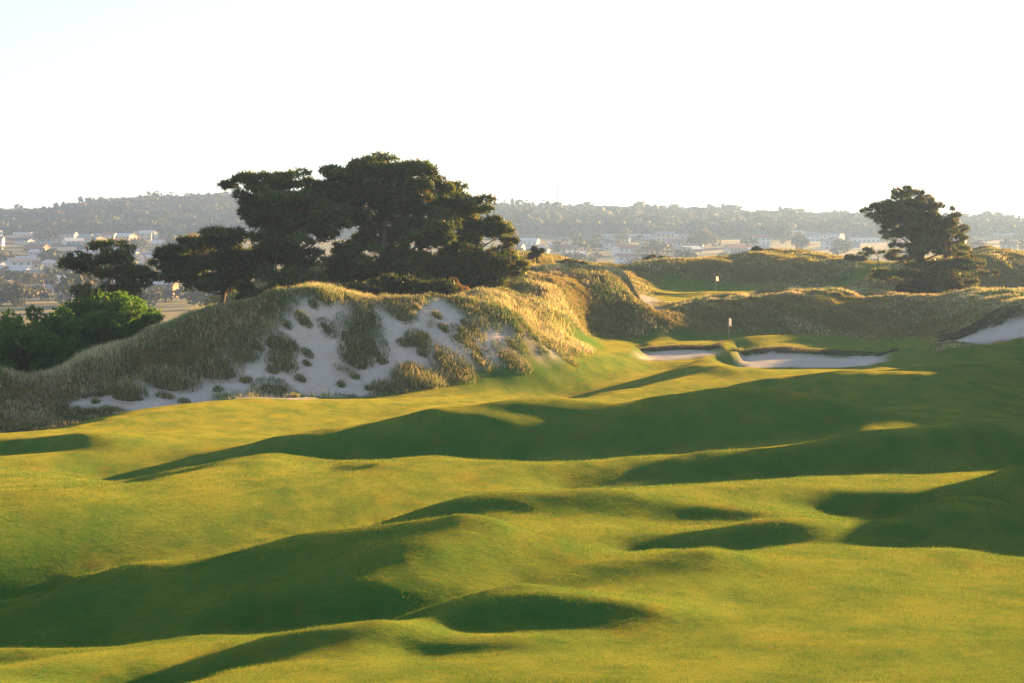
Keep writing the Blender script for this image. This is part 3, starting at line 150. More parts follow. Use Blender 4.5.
[-39,4,0,2,6,7,5,5,4,4,3,2,2,1,0,-2,-2,-1,1,-2,-1,5,4,-4,4,25,9,-3,-5,-4,-2,-1,1,0,-18,-5,-2,-3,-1,1,-1,1,-1,-1,0,-1,-1,0,1,-1,0,1,5,9,7,4,1,-3,0,-2,-5,0,-5,-9,-3,34,26,-10,-9,-8,-7,-2,0,-1,-1,0,1,-1,0,1,0,0,0,0,0,0],
[-46,1,-6,4,6,5,6,6,6,5,4,5,3,4,2,2,2,-1,-5,-6,2,7,3,-4,0,10,23,3,-3,-5,-2,-2,0,3,-15,-9,-2,-3,-1,1,1,0,-1,-2,-1,2,1,-2,-2,-1,3,6,5,5,6,4,0,-1,-1,1,0,-3,-14,-17,-10,17,36,10,-12,-6,-7,-1,0,-1,1,-1,0,1,0,-1,0,1,-1,0,0,0],
[-20,-7,-13,0,0,0,1,4,5,5,6,5,5,5,5,6,6,2,-8,-7,6,7,-1,-5,-4,3,17,15,1,-3,-5,-1,-1,-1,-6,-15,-5,-2,1,5,4,1,-2,-3,2,3,-1,-2,-2,-1,2,5,7,3,3,3,0,0,0,4,5,-10,-18,-18,-25,15,17,31,-1,-6,-3,-3,2,0,0,1,-1,0,0,0,0,0,0,0,0,0],
[28,2,2,-16,-19,-15,-10,-4,-1,3,3,4,6,5,6,8,6,2,0,-1,0,5,-3,-3,-4,-1,5,21,6,0,-2,-4,-3,-4,0,-15,-8,-1,5,8,6,-1,-3,-1,6,1,-2,-4,-4,-3,1,6,9,5,2,0,0,0,1,3,1,-13,-12,-18,-33,-8,30,21,22,-6,0,-1,0,3,-1,0,0,0,0,0,0,0,0,0,0,0],
[57,-2,6,-6,-8,-12,-13,-16,-15,-9,-4,-1,1,4,6,5,6,5,2,3,-1,0,1,-2,-1,-3,0,13,13,4,-1,-2,-4,-5,0,-11,-12,1,6,7,2,-1,-2,4,4,1,-2,-4,-4,-2,-2,6,14,9,1,-2,0,-4,-1,-3,-6,-6,-1,-13,-20,-60,34,17,29,11,3,1,1,1,1,0,0,0,0,0,0,-1,1,0,0,-1],
[53,0,3,3,-1,-2,-5,-7,-8,-13,-13,-11,-8,-4,0,3,5,4,3,4,2,-4,-2,1,1,0,-2,3,17,6,3,0,-2,-3,-3,-4,-18,-2,2,3,0,-1,-2,2,7,3,0,-2,1,-1,0,11,13,5,2,-1,-3,-5,-8,-9,-5,3,10,2,-15,-43,-39,37,11,25,7,4,1,3,0,1,0,0,-1,1,-1,1,0,-1,0,1],
[37,5,5,2,2,2,1,-1,-3,-3,-5,-8,-9,-9,-9,-8,-2,1,3,2,-1,-4,-4,3,3,1,2,1,12,7,3,2,1,-1,-1,-3,-14,-9,-1,1,1,-2,-1,7,3,1,-3,1,3,3,6,20,5,1,0,-2,-3,-5,-10,-11,-5,8,19,18,-8,-8,-88,22,9,17,9,5,2,1,2,-1,1,0,0,0,0,0,-1,1,0,-1],
[26,8,3,4,3,2,3,1,2,0,0,-2,-3,-5,-7,-12,-14,-8,1,2,-1,-4,2,0,-3,2,2,0,5,12,4,2,1,2,-1,-2,-9,-10,-4,2,3,7,6,-4,-4,-8,-1,3,7,4,16,14,1,0,0,-4,-9,-6,-8,-9,-2,16,22,27,12,1,-59,-38,10,2,8,3,1,0,2,1,0,0,0,0,0,0,0,0,0,1],
[27,3,3,3,3,3,3,4,3,2,1,2,1,-1,-6,-11,-19,-14,-5,3,-1,-4,-1,3,-1,-9,6,1,2,15,3,1,3,1,1,-4,-2,-9,-6,2,8,7,2,-8,-10,-5,0,5,4,11,22,7,1,-1,-1,-9,-18,-13,-3,3,6,20,19,25,32,2,-7,-62,-19,-8,-1,0,0,1,1,0,1,0,1,-1,1,-1,1,-1,0,0],
[27,0,3,3,3,4,4,3,3,5,4,4,3,3,0,-5,-15,-20,-16,-11,2,-5,-10,2,0,-4,3,7,3,9,8,2,1,2,1,-2,-1,-6,-5,-2,4,5,3,-10,-8,-7,4,5,7,19,19,-1,0,1,-3,-16,-21,-8,0,7,11,14,14,21,31,14,15,-46,-35,-17,-8,-3,-1,-1,1,1,0,0,0,0,0,0,0,1,0,0],
[23,0,2,4,4,4,3,4,5,4,5,7,8,7,9,8,6,-6,-24,-29,-24,-10,-25,-6,5,7,0,1,4,4,13,4,1,1,1,-1,1,-3,-9,-5,0,9,7,-1,-18,-2,8,10,14,21,1,-6,-3,-3,-11,-22,-10,0,2,6,11,8,8,17,24,21,16,-26,-24,-21,-13,-5,-3,-1,0,1,0,0,0,1,-1,1,-1,0,0,0],
[13,1,4,5,5,4,4,4,4,5,7,7,10,13,16,21,18,2,-15,-23,-24,-27,-21,-36,-8,5,0,-3,0,6,10,7,2,0,2,1,0,-4,-10,-6,-1,9,12,1,-8,-3,11,23,18,1,-8,-7,-8,-11,-25,-14,2,4,6,3,5,6,6,10,24,16,15,-10,-19,-14,-15,-7,-3,-1,0,0,0,1,0,0,0,0,0,0,0,0],
[0,5,5,6,5,5,4,5,4,4,5,8,9,15,21,27,26,8,-15,-24,-26,-22,-8,-23,-34,-17,-7,-1,1,3,7,9,7,3,0,4,-1,-1,-8,-8,-5,2,20,8,-4,-7,12,24,11,-2,-6,-9,-13,-19,-25,-6,8,8,4,1,2,4,6,13,9,18,12,1,-21,-7,-11,-7,-3,-2,0,0,1,-1,1,-1,1,-1,1,-1,0,1],
[-13,6,7,7,6,5,4,4,4,5,4,4,8,11,19,27,33,15,-11,-18,-27,-18,-10,-11,-24,-28,-17,-6,-5,-2,3,11,10,6,6,2,2,-2,-4,-7,-4,-4,17,14,0,-10,3,15,16,-3,-8,-7,-14,-26,-16,4,11,8,3,-1,2,0,1,30,-6,17,5,3,-14,-9,-5,-7,-2,-1,-1,0,0,1,-1,0,0,1,-1,1,0,-1],
[-25,9,6,4,5,5,7,5,5,2,2,3,1,4,10,19,26,22,18,7,-15,-21,-13,-10,-12,-20,-24,-19,-14,-11,1,8,9,9,6,5,5,0,-5,-6,-2,0,8,18,5,-5,-12,3,-5,-4,-4,-2,-18,-16,3,12,11,7,1,-1,0,-1,-2,24,17,3,1,-6,-7,-10,-2,-4,-3,0,0,0,0,-1,1,1,-1,0,0,0,0,0],
[-33,8,3,2,2,6,6,6,5,3,3,-1,-4,-4,-3,0,9,34,50,39,20,-18,-32,-2,-6,-8,-19,-27,-23,-22,-9,0,4,7,5,6,7,3,-5,-6,-4,-1,-5,19,22,4,-21,-10,-8,-4,-9,-16,-7,4,13,14,11,3,-1,0,-2,-1,-3,-5,56,-10,1,-9,-10,-9,1,1,-2,-1,0,0,0,0,0,-1,1,-1,1,0,0,0],
[-36,7,2,-2,1,0,2,4,5,7,3,0,-5,-9,-15,-16,-8,25,57,60,53,21,-17,-16,-14,5,-11,-17,-18,-26,-29,-18,-4,2,5,3,5,0,-3,-2,-3,-2,-10,6,35,13,-15,-22,-7,-9,-10,-10,0,12,16,14,5,-1,0,1,-3,-5,-4,-19,47,-1,14,-13,-9,-9,0,5,1,-1,-2,2,-1,1,-1,1,-1,1,0,-1,0,0],
[-31,4,1,-2,-3,-2,0,0,1,2,3,1,3,-4,-14,-28,-18,1,34,54,65,64,35,-17,-14,-18,-5,-10,-1,-2,-27,-40,-21,-8,-3,-2,-2,2,0,-1,1,-2,-9,1,30,15,-9,-24,-6,-6,-7,-7,4,13,17,11,1,-3,2,0,-5,-6,-8,-18,-11,78,-19,-10,-1,-10,-2,7,2,0,1,-1,0,0,1,-1,0,0,0,1,-1,0],
[-20,3,-1,-3,-3,-3,-4,-4,-1,0,-1,2,1,-2,-5,-5,-16,-15,-7,22,45,62,72,37,12,-11,-27,-5,15,12,-8,-31,-46,-29,-13,-11,-12,-1,0,-1,1,-1,-4,1,11,24,-1,-22,-12,-6,-4,0,4,14,15,8,-1,-2,-1,0,-3,-8,-10,-33,-13,56,17,-5,-7,-2,-8,3,8,0,-1,-1,2,-1,0,0,0,0,0,-1,1,0],
[-5,-2,0,2,-3,-6,-5,-5,-4,-4,-2,-1,-2,-1,-1,0,-3,-7,-12,-19,4,33,61,83,57,39,30,-4,3,-8,-20,-32,-44,-36,-29,-14,-21,-16,-2,-4,0,0,-1,0,1,23,11,-14,-23,-8,-2,4,9,13,18,2,1,-5,-5,0,-1,-9,-10,-30,-36,13,75,9,-19,3,-6,-5,6,2,0,0,0,0,-1,1,0,-1,0,1,0,0],
[5,-3,-1,-1,-1,-1,-3,-2,-7,-5,-5,-3,-2,-3,0,-1,-3,-6,-10,-12,-14,-8,14,61,88,83,79,59,-9,-25,-27,-36,-56,-36,-10,-23,-23,-23,-12,-9,-7,1,6,2,-4,12,25,6,-24,-18,-7,3,15,20,6,2,-4,-8,-10,-1,1,-6,-13,-6,-81,19,43,66,-16,-12,0,-7,0,5,-1,0,-1,1,0,-1,1,0,0,-1,0,1],
[11,-4,-2,-2,-1,-1,-2,-2,-1,-2,-2,-6,-4,-3,-2,-3,-4,-5,-5,-6,-8,-8,-9,2,36,62,67,74,46,19,11,-3,-26,-57,-18,-13,-39,-27,-21,-18,-19,-5,7,5,1,9,29,16,-20,-17,-8,2,15,8,3,4,-7,-10,-11,-6,3,-1,-12,-3,-34,-102,90,42,28,-13,3,-5,-4,3,1,-1,1,-1,0,0,0,0,0,0,0,0],
[14,-5,-3,-2,-1,-1,-1,-2,-1,-3,-2,-1,-2,1,-2,-4,-5,-1,-3,-3,-7,-4,-2,-7,-1,7,23,32,64,56,64,65,42,-18,-77,-17,4,-78,-43,-25,-31,-22,3,5,1,10,23,23,-6,-17,-15,5,6,4,9,4,-8,-11,-10,-7,1,4,-7,-14,3,-101,-15,61,56,8,6,0,-4,-1,2,-1,0,0,0,0,0,0,0,0,0,0],
[13,-3,-3,-1,-2,-1,-2,-2,-2,-1,-3,-1,-1,-1,-1,2,5,0,-5,-3,-4,-5,-6,-9,-7,-3,-1,7,16,45,60,88,88,42,-21,-58,-5,36,-103,-34,-48,-43,-14,-3,-1,4,17,26,9,-12,-12,-11,-1,5,6,0,-8,-8,-2,-4,-1,6,0,-13,-5,-4,-138,73,43,30,9,5,-3,-1,1,0,-2,1,0,0,0,0,0,0,0,-1],
[12,-3,-1,-2,-1,-2,-2,-1,-3,-3,-1,-2,-1,-2,1,1,2,2,4,-3,-2,-2,-9,-7,-3,0,2,1,-9,3,17,35,71,95,51,-3,-30,-6,23,-64,-21,-58,-47,-17,-9,-1,8,19,16,-1,-9,-16,-1,3,-2,-9,-10,2,7,0,-3,3,7,-4,-13,-3,-38,-63,74,25,12,7,1,-2,0,0,1,-1,0,1,-1,0,0,1,-1,0],
[9,1,-1,-2,-1,-2,-2,-2,-2,-2,-3,-3,-2,-2,-2,0,-1,-1,-1,6,6,2,-3,0,-2,0,2,-3,-3,-3,-1,-3,10,37,65,56,32,22,37,-55,-66,-18,-46,-28,-11,-5,-1,9,14,4,-5,-10,-9,6,-9,-5,-6,2,9,6,-3,-1,7,-1,2,-10,1,-63,20,32,11,5,2,0,-1,1,-1,0,0,0,0,1,-1,0,1,0],
[8,1,0,0,-2,-2,-1,-3,-2,-3,-3,-2,-3,-3,-3,-3,-3,-4,-2,0,3,6,15,9,0,-5,0,-6,6,-8,-5,-4,-4,6,26,33,30,30,61,93,-63,-84,-42,-39,-8,-6,-6,2,8,5,-1,-9,-10,2,2,-13,-1,9,6,7,0,-5,3,4,4,5,-11,7,-52,33,6,5,2,0,-1,1,0,0,0,-1,1,-1,1,-1,0,0],
[9,3,1,-2,-2,-2,-2,-2,-2,-3,-2,-4,-3,-4,-4,-5,-5,-5,-6,-2,1,6,10,4,2,-1,-4,9,1,4,-4,-7,-12,-4,10,21,27,4,-17,-1,74,7,-18,-44,-19,3,-3,-1,4,2,1,-2,-10,-2,-2,-12,8,12,6,4,3,-2,-1,6,-2,12,-6,4,-23,2,4,2,2,-1,1,-1,1,-1,0,1,-1,1,-1,1,0,0],
[13,3,0,0,-3,-2,-2,-2,-3,-2,-3,-4,-3,-4,-4,-5,-7,-8,-6,-6,-1,3,5,3,1,-2,-3,0,-2,10,9,0,-15,-5,5,16,27,30,-23,-33,34,46,7,-26,-34,-1,1,-1,0,2,2,0,-11,0,-6,-6,10,14,10,1,2,0,-3,7,2,0,3,-11,7,-14,4,-2,1,1,-1,1,-1,1,0,-1,1,-1,0,0,0,0],
[22,2,-1,-2,-3,-3,-3,-2,-1,-2,-3,-2,-5,-2,-5,-5,-6,-8,-9,-9,-5,1,4,2,-1,-3,-4,-4,-1,4,4,1,11,0,-1,-2,21,39,27,-24,-13,42,9,-15,-34,-11,1,-1,-3,0,7,4,-8,-4,-11,3,12,16,8,1,-2,0,-2,12,-7,6,0,-10,1,-10,4,0,-4,2,0,0,0,0,0,0,0,0,1,-1,0,1],
[34,0,-1,-4,-4,-5,-4,-1,-1,-2,-2,-2,-1,-4,-3,-4,-5,-7,-10,-11,-8,-1,5,2,-1,-6,-8,-6,-1,0,2,6,11,6,2,5,5,22,55,15,-44,-8,39,-5,-36,-15,2,-5,-15,3,13,9,-2,-13,-3,3,17,18,5,2,-4,-4,-4,-2,30,-14,-5,-4,-5,-6,-2,6,-4,-1,2,-2,1,0,0,0,0,0,-1,1,0,0],
[49,-2,-4,-4,-5,-5,-4,-2,-1,-2,-2,0,-2,-1,-1,-2,-3,-4,-7,-13,-12,2,4,3,-5,-10,-12,-7,-4,1,3,7,8,9,7,10,0,-3,27,66,-23,-39,18,15,-26,-21,-4,-31,-17,13,21,21,6,-10,-6,-1,23,15,9,0,-4,-10,-7,-28,47,0,-7,-14,6,-7,-8,5,4,-6,2,0,-1,0,0,1,-1,1,0,0,0,-1],
[67,-6,-5,-5,-4,-5,-5,-3,-3,-4,2,0,-1,1,0,0,0,1,-2,-6,-15,10,-2,-3,-5,-18,-16,-9,-2,1,3,3,4,6,7,4,-4,-4,11,62,35,-35,-10,15,-24,-31,-20,-57,4,22,24,21,13,-10,-5,9,26,12,11,4,-9,-16,-15,-13,-44,99,-33,-7,-1,3,-8,-5,7,-1,-3,2,-1,1,0,-1,1,-1,1,-1,0,0],
[83,-9,-7,-4,-4,-2,-2,-5,-5,0,-2,-1,2,1,2,2,2,3,5,10,16,-13,-18,-1,-7,-24,-16,-10,-4,-1,-1,-2,1,1,2,0,-4,-5,4,37,88,-27,-40,3,-7,-36,-46,-28,27,27,12,0,5,-7,-2,26,15,11,21,9,-13,-23,-20,0,-73,38,71,-35,-8,10,-2,-8,0,5,-4,1,0,0,0,0,0,0,0,1,-1,1],
[96,-11,-8,-6,-2,-2,-3,-4,-2,-1,-2,1,1,2,2,4,5,7,11,15,13,-4,1,-12,-14,-2,-22,-14,-17,-7,-9,-7,-5,-3,-3,-2,-2,-1,4,6,30,50,-34,-12,-11,-3,-28,53,47,13,-35,-38,-18,-10,8,20,-4,11,31,10,-20,-26,-22,0,4,-131,150,-11,-17,5,4,-2,-6,2,2,-3,2,-1,1,0,-1,1,0,-1,1,-1],
[106,-14,-9,-6,-5,-2,-1,-2,-3,-1,1,0,2,3,3,5,7,9,13,15,13,7,6,1,10,19,4,-58,-48,-23,-18,-11,-4,-8,-8,-4,-2,-1,0,-4,21,57,-8,-22,1,11,3,28,1,-30,0,2,-10,-13,-2,9,11,16,-16,-12,-4,-10,-15,-20,53,-73,-66,131,-29,3,6,2,-2,-3,2,-1,0,0,0,0,1,0,-1,1,0,0],
[109,-14,-10,-7,-4,-3,-3,-1,0,0,0,2,2,2,4,6,7,11,12,14,13,11,7,9,15,19,3,-65,-51,-38,-14,-3,0,-14,-12,-6,-2,-1,-5,-14,8,52,20,27,31,-50,-21,-3,-24,6,12,8,1,-3,-2,-4,-15,-15,-2,-10,8,9,-4,-5,-12,55,-138,70,36,-7,5,4,0,-3,-1,1,-1,1,0,1,0,-1,1,0,0,0],
[107,-13,-10,-7,-6,-3,-2,-1,1,0,2,0,2,3,5,5,9,9,11,11,12,9,8,6,3,-4,-19,-18,-35,-26,-10,0,-9,-14,-13,-10,-2,4,-7,-25,-18,28,60,14,31,-5,-28,-33,-15,3,9,11,6,-1,-2,-6,-19,-12,4,3,2,9,3,-4,-31,65,-25,-108,95,-1,7,2,0,-1,-3,1,-1,0,0,0,0,1,0,-1,0,1],
[102,-14,-9,-8,-4,-4,-1,-1,0,1,0,2,3,3,4,6,7,8,9,9,8,6,5,-2,-7,-14,-15,10,-9,-24,-8,1,-2,-5,-20,-24,-9,15,-5,-30,-44,-19,82,32,19,18,-9,-42,-15,-3,4,8,8,4,-2,-8,-14,9,21,17,-6,-7,-4,-11,6,-67,113,-86,-8,33,9,2,-2,-3,-3,-3,0,0,0,0,1,0,-1,1,0,0],
[91,-11,-10,-6,-5,-2,-2,-1,0,0,2,1,2,3,5,5,5,7,7,7,5,3,-2,-4,-12,-16,-10,12,9,-12,-11,8,13,4,-14,-37,-33,12,19,-2,-18,-50,-19,48,26,25,21,-12,-28,-16,-5,3,9,8,-6,-13,12,50,34,19,-18,-24,-18,-22,-9,-32,-13,62,-53,34,8,4,-6,-6,-5,-3,-2,-2,0,1,-1,0,1,0,0,0],
[79,-11,-8,-7,-3,-3,-2,0,-1,2,0,3,2,2,3,4,5,4,5,4,2,1,-2,-8,-10,-13,-5,7,7,-1,-16,-6,7,14,18,3,-39,-42,55,34,1,-47,-78,-27,22,40,40,14,-6,-21,-15,-3,3,10,6,1,52,39,9,21,-19,-17,-28,-38,-30,4,-68,78,8,7,7,-1,-5,-10,-7,-6,-4,-1,-1,-1,1,0,-1,0,0,0],
[63,-10,-7,-4,-4,-3,0,-1,1,0,1,1,2,2,3,2,3,4,2,3,1,-1,-4,-5,-7,-6,-3,4,4,-2,-17,-29,-5,23,32,38,24,-41,-31,36,29,-43,-108,5,-8,16,33,34,22,-2,-19,-13,-7,2,17,68,32,-35,-43,-22,48,17,-15,-41,-48,-1,7,-27,83,4,7,-3,-7,-10,-10,-7,-4,-3,-2,0,-1,-1,0,-1,0,0],
[45,-8,-6,-4,-3,-1,-1,0,0,1,1,1,1,2,1,2,2,1,2,0,0,-1,-2,-2,-4,0,2,2,3,0,-9,-26,-18,7,21,28,31,14,-38,7,36,27,-38,-26,-80,-24,8,32,36,34,8,-7,-26,-19,-2,18,19,-9,-12,-23,13,18,9,-17,-64,-4,35,13,18,27,9,0,-6,-9,-9,-8,-5,-4,-2,-2,-1,0,-1,0,-1,-2],
[24,-6,-4,-3,-1,-1,0,0,0,1,0,1,0,2,0,1,0,1,0,0,0,-1,0,-1,2,4,4,5,2,1,-2,-13,-20,-8,5,13,22,20,-1,4,19,61,20,-100,59,-109,-34,-4,17,36,21,-9,-24,2,-1,-11,-1,13,-6,1,1,5,5,-4,-34,-38,46,37,3,21,10,4,-5,-6,-7,-8,-5,-5,-3,-1,-2,-1,0,-2,-1,-1],
[0,-3,-2,-1,0,0,0,1,1,0,1,0,1,-1,0,0,0,-1,-1,-1,-1,-1,0,3,5,8,10,5,4,2,0,-4,-17,-13,-4,4,8,15,12,4,27,51,59,-25,-54,12,-81,-44,-28,-18,8,11,38,10,3,-4,0,5,-5,-1,3,0,-1,-6,-9,-16,-12,45,27,6,11,4,-1,-6,-3,-7,-5,-4,-3,-4,-1,-1,-2,0,-2,-1],
[-25,-1,0,2,1,2,1,1,0,0,1,0,0,-1,0,-1,-2,-2,-2,-1,-2,0,1,3,7,9,14,12,6,4,1,-2,-8,-17,-10,-1,3,5,8,10,27,27,63,14,-33,31,-51,-47,-33,-20,-5,11,11,3,5,3,-1,-10,-11,-4,3,2,-2,-17,10,-20,-1,11,34,12,9,6,1,-4,-3,-4,-5,-4,-3,-2,-2,-2,-1,-1,-1,-2],
[-54,4,4,3,3,2,2,2,1,1,0,0,-1,-1,-1,-3,-2,-2,-3,-3,-2,-2,1,3,6,11,16,19,12,6,3,1,-5,-13,-13,-6,-1,1,1,3,17,30,27,28,-16,8,52,-35,-22,-19,-17,-7,0,8,15,1,-11,-23,-26,-4,-2,3,1,21,-80,38,3,-27,49,17,10,4,2,-1,-3,-3,-3,-3,-3,-2,-2,-2,-1,-2,-1,-1],
[-82,8,7,6,5,4,2,1,2,1,0,-1,-1,0,-3,-2,-3,-4,-4,-4,-3,-2,0,2,6,9,16,29,19,10,5,1,-1,-8,-12,-10,-6,-2,-1,-1,5,26,16,18,-10,6,70,32,-21,-24,-16,-7,-6,-8,17,9,-23,-42,-20,-3,-2,-1,4,-2,32,-83,32,-12,26,19,12,5,0,0,0,-4,-1,-3,-2,-2,-2,-1,-2,-1,-1,-1],
[-111,14,11,8,6,4,4,2,2,0,0,0,0,-3,-2,-3,-4,-5,-4,-5,-4,-3,-1,1,4,10,18,26,28,17,8,5,0,-4,-9,-11,-8,-4,0,3,1,9,26,-16,-71,49,73,50,29,1,-12,-5,-9,-9,-10,-15,-32,-37,-7,-4,-1,0,1,1,29,-57,-5,20,-4,28,10,5,0,0,-1,1,-3,-1,-3,-1,-2,-2,-1,-1,0,-1],
[-137,18,15,11,7,6,3,3,1,2,0,0,-2,-1,-3,-4,-4,-5,-6,-6,-6,-3,-3,0,5,9,16,25,31,28,14,5,3,-1,-8,-10,-7,-4,-1,2,-2,1,17,54,9,-74,6,42,47,36,21,-5,-12,-7,-38,-34,-36,-8,-2,-6,-2,0,1,2,-7,36,-64,40,-10,12,8,5,2,0,0,-1,-1,-1,-1,-2,-1,-1,-1,-1,-1,0],
[-158,25,16,12,8,6,4,3,3,0,1,-1,-1,-2,-3,-4,-5,-6,-6,-7,-6,-6,-4,0,2,9,15,21,29,33,26,12,5,1,-3,-9,-10,-7,-3,-2,-4,-1,6,27,85,-64,-43,2,24,39,22,-5,-1,-9,-21,-17,-18,-3,3,-3,-6,-1,2,0,10,-17,18,-40,35,4,4,3,2,2,0,0,0,-3,-1,-1,0,-2,-1,0,0,0],
[-170,27,19,11,9,6,5,3,1,2,0,1,-2,-2,-3,-3,-6,-6,-8,-7,-7,-7,-5,-2,1,7,12,19,24,32,37,22,9,3,-1,-5,-10,-9,-6,-6,-6,-5,-1,12,51,34,-56,-12,-6,4,5,2,-1,4,3,-11,1,-1,8,1,-8,-3,1,2,2,8,0,-17,18,-1,3,2,1,1,0,0,-1,1,0,-2,-2,0,0,-1,-1,0],
[-170,28,17,12,7,5,4,3,2,2,1,-1,0,-2,-2,-5,-4,-7,-8,-8,-9,-8,-5,-5,0,4,11,16,22,28,33,35,19,8,2,-3,-9,-11,-8,-7,-8,-8,-3,9,29,45,-11,-15,-10,-13,-10,-6,-5,13,12,-5,-2,-3,6,13,-6,-8,-1,5,2,23,-16,62,-78,17,0,1,1,0,3,-2,1,-2,-1,1,-1,0,-2,0,0,1],
[-155,24,15,8,6,4,4,3,3,1,1,0,0,-2,-2,-3,-6,-6,-8,-10,-9,-7,-8,-5,-3,2,7,13,18,22,28,36,32,16,7,0,-5,-13,-8,-9,-8,-9,-7,2,14,26,11,-2,5,-9,-10,-10,-17,9,16,4,-3,-4,-9,7,8,-2,0,2,9,13,8,-18,21,-22,-2,0,2,1,-1,1,0,0,0,-1,-1,-1,1,-1,0,-1],
[-124,18,8,5,4,3,3,3,1,1,1,1,-1,0,-3,-2,-4,-6,-7,-10,-9,-6,-7,-8,-5,-1,3,8,12,16,22,28,35,30,15,6,1,-5,-14,-13,-11,-10,-8,-1,5,10,7,-1,6,18,3,8,8,-24,-5,9,-2,-1,-13,-10,11,4,-1,2,7,15,9,-13,3,-11,0,0,-1,4,-1,1,-2,2,-1,-1,0,0,-1,0,0,0],
[-79,8,1,-1,2,3,2,2,2,1,1,-1,0,-1,0,-3,-2,-4,-7,-9,-9,-3,-3,-10,-9,-2,0,0,4,8,11,19,30,37,27,12,4,1,-11,-14,-13,-14,-9,0,0,4,3,2,-6,-2,17,20,12,-12,-16,9,9,0,-5,-5,-3,1,0,5,2,20,8,-14,-10,-3,1,5,0,-2,4,-3,3,-2,-1,1,0,0,0,0,-1,0],
[-25,-3,-5,-3,0,1,1,1,0,1,-1,1,-1,0,-2,-1,-2,-2,-2,-7,-11,7,-1,-11,-7,-5,-9,-8,-5,-4,1,6,17,31,41,29,5,9,-7,-14,-17,-13,-8,-5,-4,1,5,1,-5,-6,8,17,16,1,-10,-5,12,8,1,-4,-8,-4,3,5,11,-1,18,-19,0,-8,-2,6,3,-2,2,0,1,-2,2,-1,0,-1,0,0,0,0],
[31,-12,-5,-2,-3,-3,-1,-2,0,-2,0,-1,0,-2,-1,-1,-1,0,-2,2,7,-8,0,7,1,-15,-25,-20,-16,-11,-12,-8,2,15,38,54,40,4,0,-18,-21,-18,-17,-13,0,5,9,3,-6,-6,1,10,16,9,-1,-7,4,8,6,-5,-6,-3,1,3,1,14,3,-13,-2,-1,-2,1,6,-1,1,2,-1,1,0,0,0,0,0,-1,0,-1],
[78,-20,-8,-4,-5,-4,-3,-3,-2,0,-1,-2,-1,-1,-1,-1,0,-1,3,6,5,-2,-1,4,-3,-10,-17,-28,-20,-18,-22,-22,-12,0,20,50,66,33,17,-17,-27,-28,-19,-13,2,10,9,1,-3,-5,-4,1,11,11,0,-5,-1,9,7,-2,-4,-2,-2,-2,-5,44,-32,-4,-3,3,0,0,4,3,-1,3,-1,2,0,0,0,0,0,0,-1,-1],
[110,-26,-14,-8,-5,-4,-3,-2,-2,-2,-2,-1,-1,-1,-1,0,-1,2,3,5,3,-1,-1,-2,-6,-11,-10,-11,-19,-17,-31,-30,-21,-16,-3,30,67,61,24,14,-31,-30,-20,-10,3,10,6,7,6,7,2,-9,-10,2,4,-7,-4,4,9,4,-3,-3,-7,-7,-1,-74,146,-78,6,5,4,1,1,5,0,2,0,1,1,0,0,0,0,0,0,-1],
[122,-29,-15,-9,-6,-4,-4,-2,-2,-2,-1,-1,-1,-1,0,-1,2,1,3,3,2,-1,-4,-4,-6,-8,-6,-8,-14,-22,-14,-14,-28,-31,-25,7,52,66,39,28,-19,-26,-16,-10,2,5,4,8,15,17,12,-10,-24,-13,5,0,-8,-8,5,11,-2,-5,-8,-12,-8,0,-27,27,5,7,6,1,2,4,1,2,2,1,0,0,1,0,0,-1,-1,0],
[115,-26,-16,-8,-5,-3,-3,-2,-2,-1,-1,-1,-2,0,-1,1,0,1,2,2,1,-2,-3,-4,-6,-5,-6,-8,-13,-14,-7,-7,-10,-10,-19,-9,7,29,41,42,14,-23,-14,-5,-7,-5,-2,5,9,9,-4,-9,-4,-5,1,8,-4,-7,-11,-6,14,4,-9,-12,-8,-1,-152,160,-5,9,7,0,3,5,0,3,0,2,0,1,0,1,-1,0,0,-1],
[91,-19,-11,-7,-4,-2,-2,-2,-1,-1,-2,0,-1,-1,0,0,0,2,0,1,1,0,-3,-4,-4,-5,-4,-6,-8,-10,-4,-1,2,4,13,-11,-31,-8,19,24,53,1,-15,-10,-14,-9,-6,-3,1,0,1,6,2,-3,-9,-6,6,3,-1,-7,2,4,-3,-10,-10,-3,9,-13,14,6,4,-1,2,5,1,2,1,2,0,1,0,0,0,0,0,-1],
[56,-9,-5,-3,-2,-2,0,-1,-1,-1,0,-2,0,-1,-1,0,0,0,1,0,0,0,0,-2,-2,-2,-3,-5,-5,-4,-1,2,6,10,7,-10,-27,-17,4,14,43,31,-6,-14,-18,-18,-9,-7,-7,-3,9,12,10,12,4,-10,-6,-8,-1,-2,-6,0,1,-3,-5,-8,-3,8,1,4,1,-1,3,4,0,2,2,0,1,0,1,0,1,0,-1,0],
[16,3,2,1,0,0,0,0,-1,-1,-1,0,-1,0,0,-2,0,-1,0,0,1,1,0,1,0,0,-2,-2,-3,-1,0,5,6,7,2,-9,-19,-18,-5,5,16,46,17,-15,-16,-12,-8,-10,-11,-12,12,16,41,54,19,-9,-21,-30,-29,-13,-9,-5,6,4,-3,-7,-3,1,-4,0,-2,2,2,1,1,2,0,1,1,0,1,0,0,1,1,-1],
[-22,15,7,4,3,1,0,1,0,0,0,-1,0,-1,-2,0,-2,-1,-1,0,0,2,3,2,3,1,1,0,-1,0,2,3,5,3,-1,-10,-16,-14,-9,-1,10,31,21,-4,-9,8,4,-14,-5,-3,-9,7,58,51,16,-3,1,-7,-26,-33,-22,-10,2,-2,-6,-7,-10,-3,-2,-5,-1,1,0,0,2,0,0,1,1,0,0,2,1,0,0,1],
